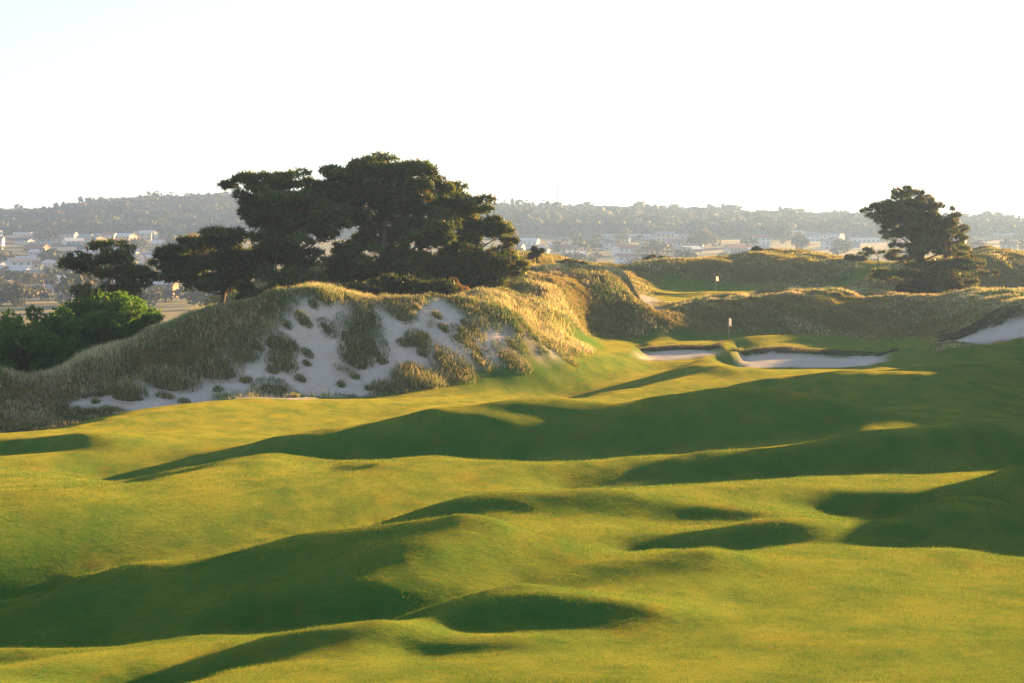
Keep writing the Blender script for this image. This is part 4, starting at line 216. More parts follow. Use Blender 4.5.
[-49,22,12,7,3,3,1,0,1,0,0,-1,-1,0,0,-2,-1,-3,-2,-2,1,2,5,5,3,3,2,1,2,0,2,2,1,1,-5,-9,-12,-13,-9,-1,9,21,22,-3,-13,20,11,1,-3,3,-23,8,23,13,-4,16,39,12,9,-8,-12,-10,-20,-18,-14,-11,-10,-10,-4,-3,-2,-2,-1,-1,1,-1,2,0,0,1,1,0,1,2,1,1],
[-58,22,12,7,5,2,3,1,0,0,-1,1,-1,-1,-1,-1,-2,-3,-4,-2,0,4,6,5,6,4,2,2,1,2,0,0,1,-4,-5,-9,-10,-9,-7,0,8,15,26,11,-4,-14,-3,7,-1,-8,3,13,-12,-12,6,8,21,22,28,28,9,0,-20,-21,-16,-13,-10,-10,-6,-6,-5,-3,-2,-1,-2,1,-1,1,0,2,1,1,2,1,1,2],
[-52,18,10,5,4,4,1,1,0,0,1,-1,1,-1,0,-1,-3,-3,-5,-5,0,6,7,7,5,3,3,2,0,-1,0,0,-3,-4,-7,-8,-9,-9,-4,2,9,16,15,34,19,-26,-20,-2,-6,-6,2,9,-14,-3,8,2,5,12,12,20,26,9,-5,-5,-8,-10,-11,-10,-10,-7,-5,-4,-3,-2,-1,-1,1,0,1,1,1,2,2,2,2,2],
[-27,6,5,4,4,2,1,1,1,0,0,0,-1,0,0,-1,-1,-2,-6,-8,-3,8,8,7,3,2,1,0,0,-1,-1,-4,-4,-5,-8,-9,-9,-7,-3,2,11,23,27,28,31,8,-24,-23,-15,-15,-9,1,-1,-8,9,1,2,6,8,4,4,10,19,10,0,-5,-10,-10,-10,-7,-7,-5,-3,-2,-1,0,-1,1,1,1,2,3,2,2,4,2],
[9,-6,1,4,1,1,1,0,0,0,-1,0,0,1,-1,0,0,-2,-2,-10,-4,7,5,2,0,0,-1,-2,-2,-2,-4,-4,-5,-7,-8,-9,-10,-8,-5,1,9,19,37,45,48,18,-1,-17,-24,-26,-21,-12,-15,-9,5,4,0,2,7,6,1,3,21,15,5,-5,-10,-11,-10,-9,-6,-4,-4,-2,0,0,0,1,2,2,2,2,3,4,3,4],
[30,8,0,-2,0,-1,0,-1,0,0,0,0,-1,-1,-1,0,-1,1,0,5,1,-9,-6,-6,-4,-3,-4,-3,-4,-4,-4,-5,-7,-8,-9,-10,-11,-9,-7,-4,2,10,25,43,40,34,32,14,5,-7,-17,-39,-41,-19,-2,0,3,-4,6,9,7,7,15,13,0,-9,-12,-12,-9,-7,-5,-4,-2,-1,-1,0,2,1,1,2,3,4,3,4,4,5],
[65,-1,-3,-3,-3,-2,-2,0,-1,0,-1,0,0,-1,0,-1,1,0,4,7,1,-12,-12,-10,-8,-7,-6,-5,-5,-5,-6,-6,-8,-8,-9,-11,-11,-12,-11,-8,-4,4,17,34,39,31,27,31,33,17,-7,-28,-27,-31,-26,-7,7,-10,-3,11,13,14,10,3,-5,-15,-13,-10,-7,-5,-3,-2,-1,0,1,1,1,2,4,3,3,2,5,5,5,7],
[97,-16,-7,-6,-4,-3,-2,-1,-1,-1,0,0,0,0,0,0,0,2,3,4,-3,-8,-13,-12,-9,-9,-7,-7,-6,-6,-6,-7,-7,-9,-10,-11,-12,-13,-13,-13,-9,-2,13,37,51,15,21,19,13,11,14,2,-18,-43,-10,41,-7,-19,-20,2,15,15,-10,-8,-5,-12,-7,-3,-2,-1,0,0,1,2,1,2,3,2,3,3,4,5,4,5,7,7],
[109,-22,-12,-7,-5,-3,-2,-2,0,-1,0,-1,0,0,0,1,1,2,2,1,-4,-8,-11,-9,-11,-9,-8,-8,-7,-6,-7,-6,-8,-8,-9,-10,-12,-12,-15,-15,-17,-13,1,16,22,52,41,29,5,3,6,-4,-11,-23,-23,14,57,-20,-49,-31,-8,3,-2,-4,2,12,8,6,4,4,3,4,3,2,3,3,3,4,3,4,4,5,5,7,7,8],
[104,-22,-14,-7,-5,-3,-2,-1,-1,0,0,0,0,0,0,0,1,1,1,-1,-3,-7,-8,-11,-9,-9,-8,-7,-7,-7,-6,-7,-6,-7,-9,-10,-9,-11,-11,-14,-17,-22,-16,-7,8,47,62,51,27,3,-1,-9,-42,-52,-34,-33,-53,29,13,-8,0,7,11,10,13,20,18,13,10,8,6,5,4,5,4,4,4,4,4,4,5,5,6,6,8,9],
[85,-19,-10,-6,-4,-2,-1,-1,0,-1,0,0,0,0,1,0,1,0,-1,-2,-4,-6,-7,-8,-9,-8,-8,-8,-6,-6,-6,-5,-6,-7,-6,-7,-8,-9,-7,-6,-4,-5,-28,-34,-13,15,42,72,59,13,-25,-59,-72,-41,-32,-42,-43,5,31,20,17,18,18,16,17,20,19,16,12,10,9,6,6,5,5,5,4,5,4,6,5,5,6,7,9,10],
[53,-9,-6,-3,-2,-1,-1,-1,0,0,0,0,0,1,0,0,0,-1,0,-3,-3,-5,-8,-7,-7,-8,-7,-6,-6,-5,-4,-6,-5,-4,-5,-6,-5,-4,-5,-1,3,4,-7,-30,-48,-27,-11,4,28,14,-30,-36,-12,-2,-9,-21,-19,1,18,21,20,18,17,14,15,16,15,14,14,10,8,8,7,6,5,5,5,5,5,5,5,6,7,7,8,11],
[16,1,0,-1,1,0,0,1,-1,1,0,0,0,0,0,1,-1,0,-2,-2,-4,-5,-5,-6,-7,-6,-6,-5,-5,-5,-4,-3,-3,-4,-3,-3,-3,-3,-2,-1,0,1,4,-9,-31,-60,-58,-52,-38,-2,23,30,43,42,18,-5,-12,6,12,3,-5,1,2,5,6,8,12,11,10,10,9,8,6,5,6,5,6,5,6,5,5,6,6,7,9,9],
[-19,9,6,4,2,1,1,1,0,1,-1,1,0,0,0,0,0,-1,-2,-2,-3,-4,-5,-5,-5,-6,-5,-5,-4,-2,-4,-2,-2,-1,-2,0,-2,-1,0,-1,-1,2,4,-4,-13,-30,-56,-67,-46,-4,36,57,54,34,15,4,1,1,1,-2,-10,-20,-17,-9,-2,4,5,8,8,8,7,6,7,6,5,5,5,5,6,5,5,5,6,6,8,11],
[-48,17,10,5,4,3,2,0,2,-1,1,0,1,-1,1,-1,-1,0,-1,-3,-3,-4,-3,-5,-4,-4,-5,-3,-3,-3,-1,-2,-1,0,1,1,2,1,0,2,4,2,-5,-4,-9,-12,-20,-23,-22,-1,15,20,18,14,11,5,3,-1,-1,-2,-7,-16,-17,-13,-7,-3,2,4,6,6,6,5,5,4,5,5,5,6,4,5,5,4,5,6,6,8],
[-67,21,12,8,5,3,2,2,0,1,0,0,0,1,-1,0,0,-2,-1,-2,-2,-3,-4,-3,-4,-4,-2,-4,-2,-2,-1,0,1,0,2,3,3,3,4,3,4,-4,-8,-7,-6,-9,-10,-10,-7,-3,4,6,11,9,7,5,3,0,-1,-2,-7,-11,-13,-11,-9,-4,-1,1,3,4,4,5,3,4,4,5,5,5,5,4,3,4,2,3,5,7],
[-68,18,11,7,6,3,2,2,1,0,1,0,0,0,0,0,-1,0,-2,-1,-3,-2,-2,-3,-4,-2,-4,-2,-3,-1,0,0,1,3,3,3,4,5,4,4,-2,-6,-7,-8,-7,-7,-7,-8,-4,-2,1,6,6,7,6,5,2,2,-1,-3,-5,-7,-10,-11,-7,-4,-3,1,1,2,4,2,3,2,2,3,5,4,4,3,3,0,2,1,1,2],
[-55,9,9,8,4,4,2,0,1,1,0,0,0,0,0,0,0,-1,-1,-1,-2,-2,-2,-2,-2,-4,-3,-2,-1,-1,-1,1,1,2,3,4,5,4,4,2,-4,-6,-8,-8,-7,-7,-6,-6,-5,-1,2,3,6,6,6,5,3,0,0,-2,-4,-6,-7,-6,-5,-5,-2,-1,1,2,1,2,1,1,0,2,2,4,4,1,0,0,-3,-2,-3,0],
[-41,10,7,5,3,2,2,1,0,1,0,0,0,0,0,0,0,-1,0,-1,-1,-1,-2,-2,-3,-3,-2,-3,0,-2,-1,-1,1,1,4,3,4,3,2,-1,-3,-7,-7,-8,-7,-7,-6,-5,-4,-1,0,5,5,6,6,4,2,1,0,-2,-2,-3,-3,-4,-3,-3,-2,-1,0,0,2,1,0,-1,-2,-1,3,2,-1,-1,-3,-4,-5,-6,-5,-5],
[-22,10,4,2,1,1,0,1,1,-1,0,0,0,0,0,0,0,1,-1,0,0,-1,-1,-2,-2,-1,-2,0,-3,-1,-2,-1,-1,2,1,1,1,2,1,-1,-5,-6,-6,-5,-6,-5,-7,-4,-3,-1,1,3,4,6,4,4,2,1,-1,-1,-1,0,-1,-1,-3,-1,-1,-1,0,1,0,1,1,-2,-4,-3,0,-2,-4,-5,-6,-8,-8,-8,-12,-16],
[3,-2,0,0,1,0,0,0,-1,0,1,0,0,0,0,0,-1,0,1,-1,1,-1,-1,-1,-1,-1,0,-1,-1,-2,-1,0,0,-1,-1,-1,0,0,0,-1,-1,-1,-2,-2,-2,-2,0,-2,0,-2,2,0,2,0,2,0,2,0,0,0,-1,-3,0,-1,-1,-2,0,0,0,0,0,0,0,0,0,-3,-8,-8,-8,-8,-10,-9,-11,-13,-17,-24],
[16,-7,-2,-1,-2,-1,0,0,0,0,-1,0,0,0,0,0,1,0,0,0,-1,1,-1,-1,0,1,-1,-1,-1,-1,0,-1,-1,-1,-2,-1,-2,0,0,-1,0,1,0,0,0,1,-1,1,-1,1,-1,1,-1,1,-1,1,-1,0,0,0,-1,1,-1,0,0,1,0,-1,0,0,0,0,0,1,0,-5,-9,-12,-11,-12,-11,-12,-12,-16,-18,-24],
[22,-9,-4,-3,-1,0,-1,-1,0,0,0,0,0,0,0,0,0,0,0,1,0,-1,0,0,0,-1,0,-1,-1,0,-1,-1,-1,-2,-1,-1,-1,-2,-1,-1,0,0,1,1,1,0,1,0,1,0,0,-1,0,-1,0,-1,0,0,0,0,2,1,2,1,0,0,0,1,0,0,0,0,0,0,-1,-4,-11,-13,-13,-12,-12,-13,-14,-16,-19,-21],
[2,0,-1,0,0,-1,0,0,0,0,0,0,0,0,0,0,0,0,0,0,0,0,0,0,0,0,0,0,0,0,0,0,0,0,-1,0,0,0,-1,0,0,0,0,0,0,0,0,0,0,0,0,0,0,0,0,0,0,0,0,0,0,1,0,0,1,0,0,0,0,0,0,0,0,0,0,-1,-1,-1,-2,-2,-1,-1,-2,-2,-2,-2]]
F, CX, HY = 1707.0, 512.0, 235.0
EYE = 30.0
SUN_A, SUN_E = math.radians(42.0), math.radians(7.0)
HS, U0, V0 = .004, -.62, math.log(8.0)
rng = np.random.default_rng(7)
C = bpy.context.scene.collection

def rise(a, n):
    """smooth (Catmull-Rom) refinement of the height grid along its first axis"""
    p = np.vstack([2*a[:1]-a[1:2], a, 2*a[-1:]-a[-2:-1]]); m = a.shape[0]
    out = np.zeros(((m-1)*n+1,)+a.shape[1:])
    for k in range(n):
        t = k/n; w_ = [-.5*t+t*t-.5*t**3, 1-2.5*t*t+1.5*t**3, .5*t+2*t*t-1.5*t**3, -.5*t*t+.5*t**3]
        out[k::n][:m-1] = w_[0]*p[:m-1]+w_[1]*p[1:m]+w_[2]*p[2:m+1]+w_[3]*p[3:m+2]
    out[-1] = a[-1]; return out
Q = np.cumsum(np.cumsum(np.array(HEIGHT_STEPS), 1), 0)*.1/F
Q = rise(rise(Q, 4).T, 4).T[:934, :341]
NV, NU = Q.shape
UU, VV = np.meshgrid(U0+HS*np.arange(NU), V0+HS*np.arange(NV)); DD = np.exp(VV); XX = UU*DD

PX = CX+F*UU
# fairway swells exaggerated so that slopes turned from the sun fall darker
def broad(a, r_):
    for ax in (0, 1):
        for _ in range(2):
            c = np.cumsum(np.concatenate([np.repeat(np.take(a, [0], ax), r_+1, ax), a, np.repeat(np.take(a, [-1], ax), r_, ax)], ax), ax)
            a = (np.take(c, range(2*r_+1, c.shape[ax]), ax)-np.take(c, range(0, c.shape[ax]-2*r_-1), ax))/(2*r_+1)
    return a
Q = Q+.22*(Q-broad(Q, 22))*np.clip((118-DD)/25, 0, 1)
# the dune's left shoulder, the apron before the bunkers, and the bunkers themselves
def lower(q, limit_px, limit_py, w_, k, extra=0):
    ql = (HY-np.interp(PX if limit_px[0] < limit_px[-1] and limit_px[-1] > 400 else DD, limit_px, limit_py))/F-extra
    d = q-ql; return q*(1-w_)+np.minimum(q, .5*(q+ql-np.sqrt(d*d+k*k)))*w_
R01 = lambda a: np.clip(a, 0, 1)
Q = lower(Q, [-550,-100,0,60,100,160,220,300,380,430,480], [437,400,387,376,359,328,304,288,293,298,300],
          R01((DD-103)/5)*R01((470-PX)/90)*R01((190-DD)/15+R01((200-PX)/40)*5), .003, R01((DD-116)/40)*.02)
Q = lower(Q, [560,600,640,720,745,890,940,1000], [345,353,363,363,370,369,363,362], R01((DD-98)/10)*R01((140-DD)/5)*R01((PX-600)/40)*R01((1000-PX)/40), .002)
w_ = R01((DD-124)/10)*R01((166-DD)/8)*R01((PX-560)/50)*R01((730-PX)/30); w_ = w_*w_*(3-2*w_)
Q = lower(Q, [128,136,150,163], [356,352,346,338], w_, .002)
Q = lower(Q, [600,640,655,680,705,745,790,850], [330,322,315,307,301,295,291.5,292], R01((DD-166)/6)*R01((212-DD)/6)*R01((PX-625)/30)*R01((850-PX)/60), .002)
def carve_bunker(q, rim, front, Df, Db):
    ip = lambda pts: np.interp(PX, [p[0] for p in pts], [p[1] for p in pts])
    a, b = rim[0][0], rim[-1][0]; pr, pf = ip(rim), ip(front)
    mw = 13+np.clip(np.maximum(DD-Db, Df-DD)*3, 0, 34); m = R01((PX-a+mw-13)/mw)*R01((b+mw-13-PX)/mw); m = m*m*(3-2*m)
    pfl = pr+.42*(pf-pr); pyt = pf+(pfl-pf)*R01((DD-Df)/(Db-1.6-Df)); pyt = pyt+(pr-pfl)*R01((DD-(Db-1.6))/1.6)
    qb = np.where(DD > Db, ((HY-pr)/F*Db-.004*(DD-Db))/DD, (HY-pyt)/F)
    wd = R01((DD-(Df-7))/7)*R01((Db+16-DD)/12); wd = wd*wd*(3-2*wd)
    return q*(1-m*wd)+qb*m*wd
Q = carve_bunker(Q, [(734,360),(745,353),(765,349.5),(790,349),(820,351),(840,352.5),(870,353),(892,356)], [(734,367),(760,368),(800,368),(840,368),(870,366.5),(892,362)], 137, 147)
Q = carve_bunker(Q, [(634,355),(648,349.5),(680,346.5),(705,347),(722,351)], [(634,360),(660,360.5),(690,360),(722,355)], 141, 150)

# ------------------------------------------------------------ value noise
_tab = np.random.default_rng(3).random((256, 256))
def noise(x, y):
    xi = np.floor(x).astype(int); yi = np.floor(y).astype(int); fx = x-xi; fy = y-yi
    fx = fx*fx*(3-2*fx); fy = fy*fy*(3-2*fy)
    g = lambda i, j: _tab[i & 255, j & 255]
    return (g(xi, yi)*(1-fx)+g(xi+1, yi)*fx)*(1-fy)+(g(xi, yi+1)*(1-fx)+g(xi+1, yi+1)*fx)*fy-.5
def fbm(x, y, s, n=3):
    o = 0; a = 1
    for k in range(n):
        o = o+a*noise(x/s+17.3*k, y/s+5.1*k); s /= 2.1; a *= .5
    return o

def inpoly(px, py, poly):
    r = np.zeros(px.shape, bool); n = len(poly)
    for i in range(n):
        (x1, y1), (x2, y2) = poly[i], poly[(i+1) % n]
        if y1 == y2: continue
        c = ((y1 > py) != (y2 > py)) & (px < (x2-x1)*(py-y1)/(y2-y1)+x1)
        r ^= c
    return r

PY = HY-F*Q
# ------------------------------------------------------------ what covers the ground
TURF = [(-2000,900),(-2000,437),(0,434),(60,430),(110,419),(170,412),(300,401),(400,392),(480,376),(560,361),(590,352),(566,343),(562,331),(600,327),(700,330),(760,327),(830,326),(900,326),(935,331),(985,343),(1060,334),(2500,300),(2500,900)]
SAND = [[(296,300),(312,297),(330,302),(352,300),(380,305),(400,318),(425,303),(450,308),(470,318),(478,325),(500,330),(530,337),(553,346),(558,356),(540,362),(510,360),(480,362),(450,365),(420,368),(395,375),(375,392),(345,396),(300,399),(250,402),(205,408),(180,413),(130,414),(112,408),(60,404),(75,398),(110,395),(130,392),(125,385),(140,375),(170,372),(195,376),(215,374),(222,356),(235,346),(262,338),(280,325),(290,312)],
        [(425,300),(445,300),(452,312),(440,322),(425,318)]]
rough_ok = fbm(XX, DD, 1.6)
nx, ny = 3.0*fbm(XX, DD, 1.3), 1.6*fbm(XX+50, DD, 1.1)
turf = inpoly(PX, PY, TURF) & (DD < 168)
turf |= (DD < np.interp(PX, [-600, 0, 110, 170, 300, 400, 480, 560, 600], [84, 94, 99, 101, 106, 110, 117, 124, 134]))
turf &= ~((PX > 935) & (DD > 143))
turf &= DD < np.interp(PX, [0, 300, 540, 560, 600, 760, 900, 935, 960], [99, 107, 122, 150, 160, 170, 172, 160, 143])
green2 = ((DD > 217) & (DD < 247) & (PX+nx*4 > 655) & (PX+nx*4 < 792)) | ((PX > 785) & (PX < 896) & (np.abs(DD-(229+(PX-800)*.33)+nx*2) < 9))
turf |= green2
sand = np.zeros(PX.shape, bool)
for p in SAND: sand |= inpoly(PX+nx, PY+ny, p)
sand &= (DD > 95) & (DD < 127) & (fbm(XX+31, DD*1.3, 2.7, 2) > -.37)
B2 = [(738,362),(742,357),(750,353.5),(770,351.5),(790,351.5),(815,354),(828,358),(842,358),(855,355.5),(872,355),(888,357),(884,361),(868,366),(838,367.5),(790,367.5),(752,367.5),(738,366)]
B1 = [(640,357),(650,352),(680,349),(702,349.5),(719,353),(705,356),(690,358),(668,360),(642,359.5)]
bk = [(inpoly(PX, PY+.3*ny, B2) & (DD > 134) & (DD < 147.4)), (inpoly(PX, PY+.3*ny, B1) & (DD > 138) & (DD < 150.4)),
      (inpoly(PX+.5*nx, PY+.5*ny, [(938,342),(952,338),(975,333),(990,326),(1006,321),(1024,317),(1080,310),(1080,334),(1024,336),(990,341),(955,344)]) & (DD > 138) & (DD < 159)),
      ((PX+nx*2 > 638) & (PX+nx*2 < 656) & (DD > 207) & (DD < 222))]
bunker = bk[0] | bk[1] | bk[2] | bk[3]
sandy = sand | bunker
turf &= ~sandy
zone = np.where(turf, 0, np.where(sand, 2, 1)); 
for k in range(4): zone[bk[k]] = 3+k

# rolling detail on the land itself
Zw = Q*DD
rough_h = fbm(XX, DD, 4.6)*.8+fbm(XX+9, DD, 1.7)*.3
soft = 1.0*(zone == 1)
def smooth(a, n):
    for _ in range(n):
        r = a.copy(); r[1:-1] = (a[2:]+2*a[1:-1]+a[:-2])/4; a = r.copy(); r[:, 1:-1] = (a[:, 2:]+2*a[:, 1:-1]+a[:, :-2])/4; a = r
    return a
soft = smooth(soft, 3)
Zw = Zw+soft*rough_h*np.clip((DD-90)/20, 0, 1)+(1-soft)*(fbm(XX, DD*.8, 2.4, 2)*.036+fbm(XX+3, DD, .7, 2)*.014)
Zw += (zone == 2)*(fbm(XX*1.2, DD, 2.2)*.22+fbm(XX, DD, .6, 2)*.03)
al, ac = XX*.5+DD*.866, -XX*.866+DD*.5
Zw += (1-soft)*(zone == 0)*(fbm(al/4.2, ac, 2.6, 2)*.12+fbm(al/3.5+9, ac+5, 1.1, 1)*.045)*np.clip((DD-16)/14, .25, 1)
Zw += EYE
def height(x, d):
    gu = np.clip((np.asarray(x)/d-U0)/HS, 0, NU-1.001); gv = np.clip((np.log(d)-V0)/HS, 0, NV-1.001)
    i = gu.astype(int); j = gv.astype(int); a = gu-i; b = gv-j
    return (Zw[j, i]*(1-a)+Zw[j, i+1]*a)*(1-b)+(Zw[j+1, i]*(1-a)+Zw[j+1, i+1]*a)*b
PYw = HY-F*(Zw-EYE)/DD
near_top = np.minimum.accumulate(np.vstack([np.full((1, NU), 1e9), PYw[:-1]]), 0)
def spot(px, py, d0, d1):
    """the ground point seen at that bearing and drop, between two distances"""
    i = int(round(((px-CX)/F-U0)/HS)); i = min(max(i, 0), NU-1)
    for j in range(NV):
        if DD[j, 0] < d0: continue
        if PYw[j, i] <= py or DD[j, 0] > d1: break
    d = float(DD[j, 0]); x = (px-CX)/F*d
    return Vector((x, d, float(height(x, d))))
def at(px, d): x = (px-CX)/F*d; return Vector((x, d, float(height(x, d))))

# ------------------------------------------------------------ mesh helpers
def mesh(name, V, T, M=None, parent=None, col=None, smooth_=False, link=True):
    V = np.asarray(V, np.float32); T = np.asarray(T, np.int32); n = T.shape[1]
    me = bpy.data.meshes.new(name); me.vertices.add(len(V)); me.vertices.foreach_set('co', V.ravel())
    me.loops.add(T.size); me.loops.foreach_set('vertex_index', T.ravel())
    me.polygons.add(len(T)); me.polygons.foreach_set('loop_start', np.arange(0, T.size, n, dtype=np.int32))
    try: me.polygons.foreach_set('loop_total', np.full(len(T), n, np.int32))
    except Exception: pass
    if smooth_: me.polygons.foreach_set('use_smooth', np.ones(len(T), bool))
    me.update(calc_edges=True)
    if col is not None:
        a = me.attributes.new('tint', 'FLOAT_COLOR', 'POINT')
        c = np.ones((len(V), 4), np.float32); c[:, :3] = col; a.data.foreach_set('color', c.ravel())
    if M: me.materials.append(M)
    o = bpy.data.objects.new(name, me)
    if link: C.objects.link(o)
    if parent: o.parent = parent
    return o
def pydata(name, V, Fc, M=None, parent=None):
    me = bpy.data.meshes.new(name); me.from_pydata([tuple(v) for v in V], [], Fc); me.update()
    if M: me.materials.append(M)
    o = bpy.data.objects.new(name, me); C.objects.link(o)
    if parent: o.parent = parent
    return o
def tag(o, label=None, cat=None, group=None, kind=None):
    if label: o['label'] = label
    if cat: o['category'] = cat
    if group: o['group'] = group
    if kind: o['kind'] = kind
    return o
def empty(name, loc, rz=0):
    o = bpy.data.objects.new(name, None); C.objects.link(o); o.location = loc; o.rotation_euler = (0, 0, rz); o.empty_display_size = .3; return o

# ------------------------------------------------------------ materials
def mat(name):
    m = bpy.data.materials.new(name); m.use_nodes = True; nt = m.node_tree; nt.nodes.clear()
    out = nt.nodes.new('ShaderNodeOutputMaterial'); return m, nt, out
def nd(nt, t, **k):
    n = nt.nodes.new(t)
    for a, b in k.items():
        if a in n.inputs: n.inputs[a].default_value = b
        else: setattr(n, a, b)
    return n
def L(nt, a, b): nt.links.new(a, b)
def mix(nt, fac, a, b):
    n = nt.nodes.new('ShaderNodeMix'); n.data_type = 'RGBA'
    for s, v in ((0, fac), (6, a), (7, b)):
        if hasattr(v, 'is_output'): nt.links.new(v, n.inputs[s])
        else: n.inputs[s].default_value = v if s == 0 else (*v, 1)
    return n.outputs[2]
def nz(nt, scale, detail=3, rough=.5, vec=None):
    n = nd(nt, 'ShaderNodeTexNoise', Scale=scale, Detail=detail, Roughness=rough)
    if vec is None:
        g = nt.nodes.new('ShaderNodeNewGeometry'); vec = g.outputs['Position']
    nt.links.new(vec, n.inputs['Vector']); return n.outputs['Fac']
def ramp(nt, fac, p0, p1):
    n = nt.nodes.new('ShaderNodeMapRange'); nt.links.new(fac, n.inputs[0]); n.inputs[1].default_value = p0; n.inputs[2].default_value = p1; return n.outputs[0]

def ground_mat():
    m, nt, out = mat('ground')
    at_ = nd(nt, 'ShaderNodeAttribute', attribute_name='cover'); sep = nt.nodes.new('ShaderNodeSeparateColor'); L(nt, at_.outputs['Color'], sep.inputs[0])
    sandf, roughf = sep.outputs[0], sep.outputs[1]
    g = nt.nodes.new('ShaderNodeNewGeometry'); mp = nd(nt, 'ShaderNodeMapping'); mp.inputs['Scale'].default_value = (1, .55, 1); L(nt, g.outputs['Position'], mp.inputs[0])
    big = ramp(nt, nz(nt, .22, 4, .6, mp.outputs[0]), .38, .64); mid = ramp(nt, nz(nt, 1.3, 4, .65, mp.outputs[0]), .35, .65)
    fine = nz(nt, 14, 4, .7); vf = nz(nt, 60, 2, .6)
    turfc = mix(nt, big, TURF_A, TURF_B); turfc = mix(nt, mid, turfc, TURF_C)
    turfc = mix(nt, ramp(nt, fine, .35, .7), turfc, TURF_D)
    turfc = mix(nt, ramp(nt, nz(nt, .45, 5, .7, mp.outputs[0]), .56, .70), turfc, (.075, .105, .028))
    rc = mix(nt, ramp(nt, nz(nt, 1.1, 4, .65), .4, .6), (.075, .075, .032), (.12, .10, .05))
    sc = mix(nt, ramp(nt, nz(nt, 2.3, 4, .6), .3, .7), (.50, .47, .45), (.59, .56, .53))
    sc = mix(nt, ramp(nt, nz(nt, 9, 4, .7), .5, .8), sc, (.44, .41, .37))
    sc = mix(nt, ramp(nt, nz(nt, .5, 3, .6), .55, .75), sc, (.48, .40, .33))
    c = mix(nt, roughf, turfc, rc); c = mix(nt, sandf, c, sc)
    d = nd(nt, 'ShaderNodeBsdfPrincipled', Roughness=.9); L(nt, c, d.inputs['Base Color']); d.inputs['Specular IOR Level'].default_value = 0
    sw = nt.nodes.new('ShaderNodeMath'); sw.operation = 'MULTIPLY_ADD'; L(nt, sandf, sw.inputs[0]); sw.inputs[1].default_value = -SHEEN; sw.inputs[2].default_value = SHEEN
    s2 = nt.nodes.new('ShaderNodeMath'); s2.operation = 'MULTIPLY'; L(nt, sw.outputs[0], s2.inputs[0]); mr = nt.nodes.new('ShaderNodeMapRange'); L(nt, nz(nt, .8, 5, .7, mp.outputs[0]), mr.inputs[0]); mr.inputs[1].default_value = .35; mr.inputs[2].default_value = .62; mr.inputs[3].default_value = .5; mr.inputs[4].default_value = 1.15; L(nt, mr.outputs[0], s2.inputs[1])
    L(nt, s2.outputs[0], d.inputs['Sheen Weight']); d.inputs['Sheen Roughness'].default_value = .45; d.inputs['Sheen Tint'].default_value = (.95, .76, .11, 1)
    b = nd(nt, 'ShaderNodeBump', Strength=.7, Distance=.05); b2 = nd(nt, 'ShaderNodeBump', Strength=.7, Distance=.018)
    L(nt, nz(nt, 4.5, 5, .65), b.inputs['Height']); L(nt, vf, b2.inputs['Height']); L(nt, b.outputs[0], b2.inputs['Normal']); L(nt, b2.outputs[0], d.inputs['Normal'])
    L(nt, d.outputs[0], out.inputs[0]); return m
def leaf_mat(name, trans=.45, tcol=(1.6, 1.35, .7), rough=.6, gain=1.0):
    """thin leaves and blades: some light goes through them"""
    m, nt, out = mat(name); a = nd(nt, 'ShaderNodeAttribute', attribute_name='tint')
    d = nd(nt, 'ShaderNodeBsdfPrincipled', Roughness=rough); d.inputs['Specular IOR Level'].default_value = .3
    L(nt, a.outputs['Color'], d.inputs['Base Color'])
    t = nt.nodes.new('ShaderNodeBsdfTranslucent'); mu = nt.nodes.new('ShaderNodeMix'); mu.data_type = 'RGBA'; mu.blend_type = 'MULTIPLY'; mu.inputs[0].default_value = 1
    L(nt, a.outputs['Color'], mu.inputs[6]); mu.inputs[7].default_value = (*tcol, 1); L(nt, mu.outputs[2], t.inputs[0])
    x = nd(nt, 'ShaderNodeMixShader', Fac=trans); L(nt, d.outputs[0], x.inputs[1]); L(nt, t.outputs[0], x.inputs[2]); L(nt, x.outputs[0], out.inputs[0]); return m
def plain(name, c0, c1=None, scale=3, rough=.8, bump=0):
    m, nt, out = mat(name); d = nd(nt, 'ShaderNodeBsdfPrincipled', Roughness=rough)
    L(nt, mix(nt, ramp(nt, nz(nt, scale, 4, .6), .35, .65), c0, c1 or tuple(.75*x for x in c0)), d.inputs['Base Color'])
    if bump:
        b = nd(nt, 'ShaderNodeBump', Strength=.6, Distance=bump); L(nt, nz(nt, scale*4, 4, .6), b.inputs['Height']); L(nt, b.outputs[0], d.inputs['Normal'])
    L(nt, d.outputs[0], out.inputs[0]); return m
TURF_A, TURF_B, TURF_C, TURF_D = (.003, .110, .034), (.018, .120, .028), (.006, .115, .032), (.040, .120, .026)
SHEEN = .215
M_ground = ground_mat()
M_blade = leaf_mat('dune_grass', .35, (1.2, 1.05, .7), .65)
M_turf = leaf_mat('turf_blades', .4, (1.5, 1.4, .6), .7)
M_pine = leaf_mat('pine_needles', .4, (1.6, 1.35, .6), .5)
M_bush = leaf_mat('shrub_leaves', .5, (1.7, 1.6, .6), .5)
M_far = leaf_mat('far_foliage', .25, (1.2, 1.1, .7), .7)
M_bark = plain('bark', (.085, .065, .05), (.15, .12, .095), 2.5, .9, .03)
M_white = plain('white_paint', (.8, .8, .8), (.72, .72, .70), 2, .5)
M_cloth, _nt, _out = mat('flag_cloth'); _d = nd(_nt, 'ShaderNodeBsdfDiffuse'); _d.inputs[0].default_value = (.85, .85, .85, 1); _t = nd(_nt, 'ShaderNodeBsdfTranslucent'); _t.inputs[0].default_value = (.85, .85, .85, 1); _x = nd(_nt, 'ShaderNodeMixShader', Fac=.5); L(_nt, _d.outputs[0], _x.inputs[1]); L(_nt, _t.outputs[0], _x.inputs[2]); L(_nt, _x.outputs[0], _out.inputs[0])
M_stake = plain('flagstick', (.72, .72, .68), (.8, .8, .78), 2, .4)
M_cup = plain('cup', (.6, .6, .6), None, 2, .5)
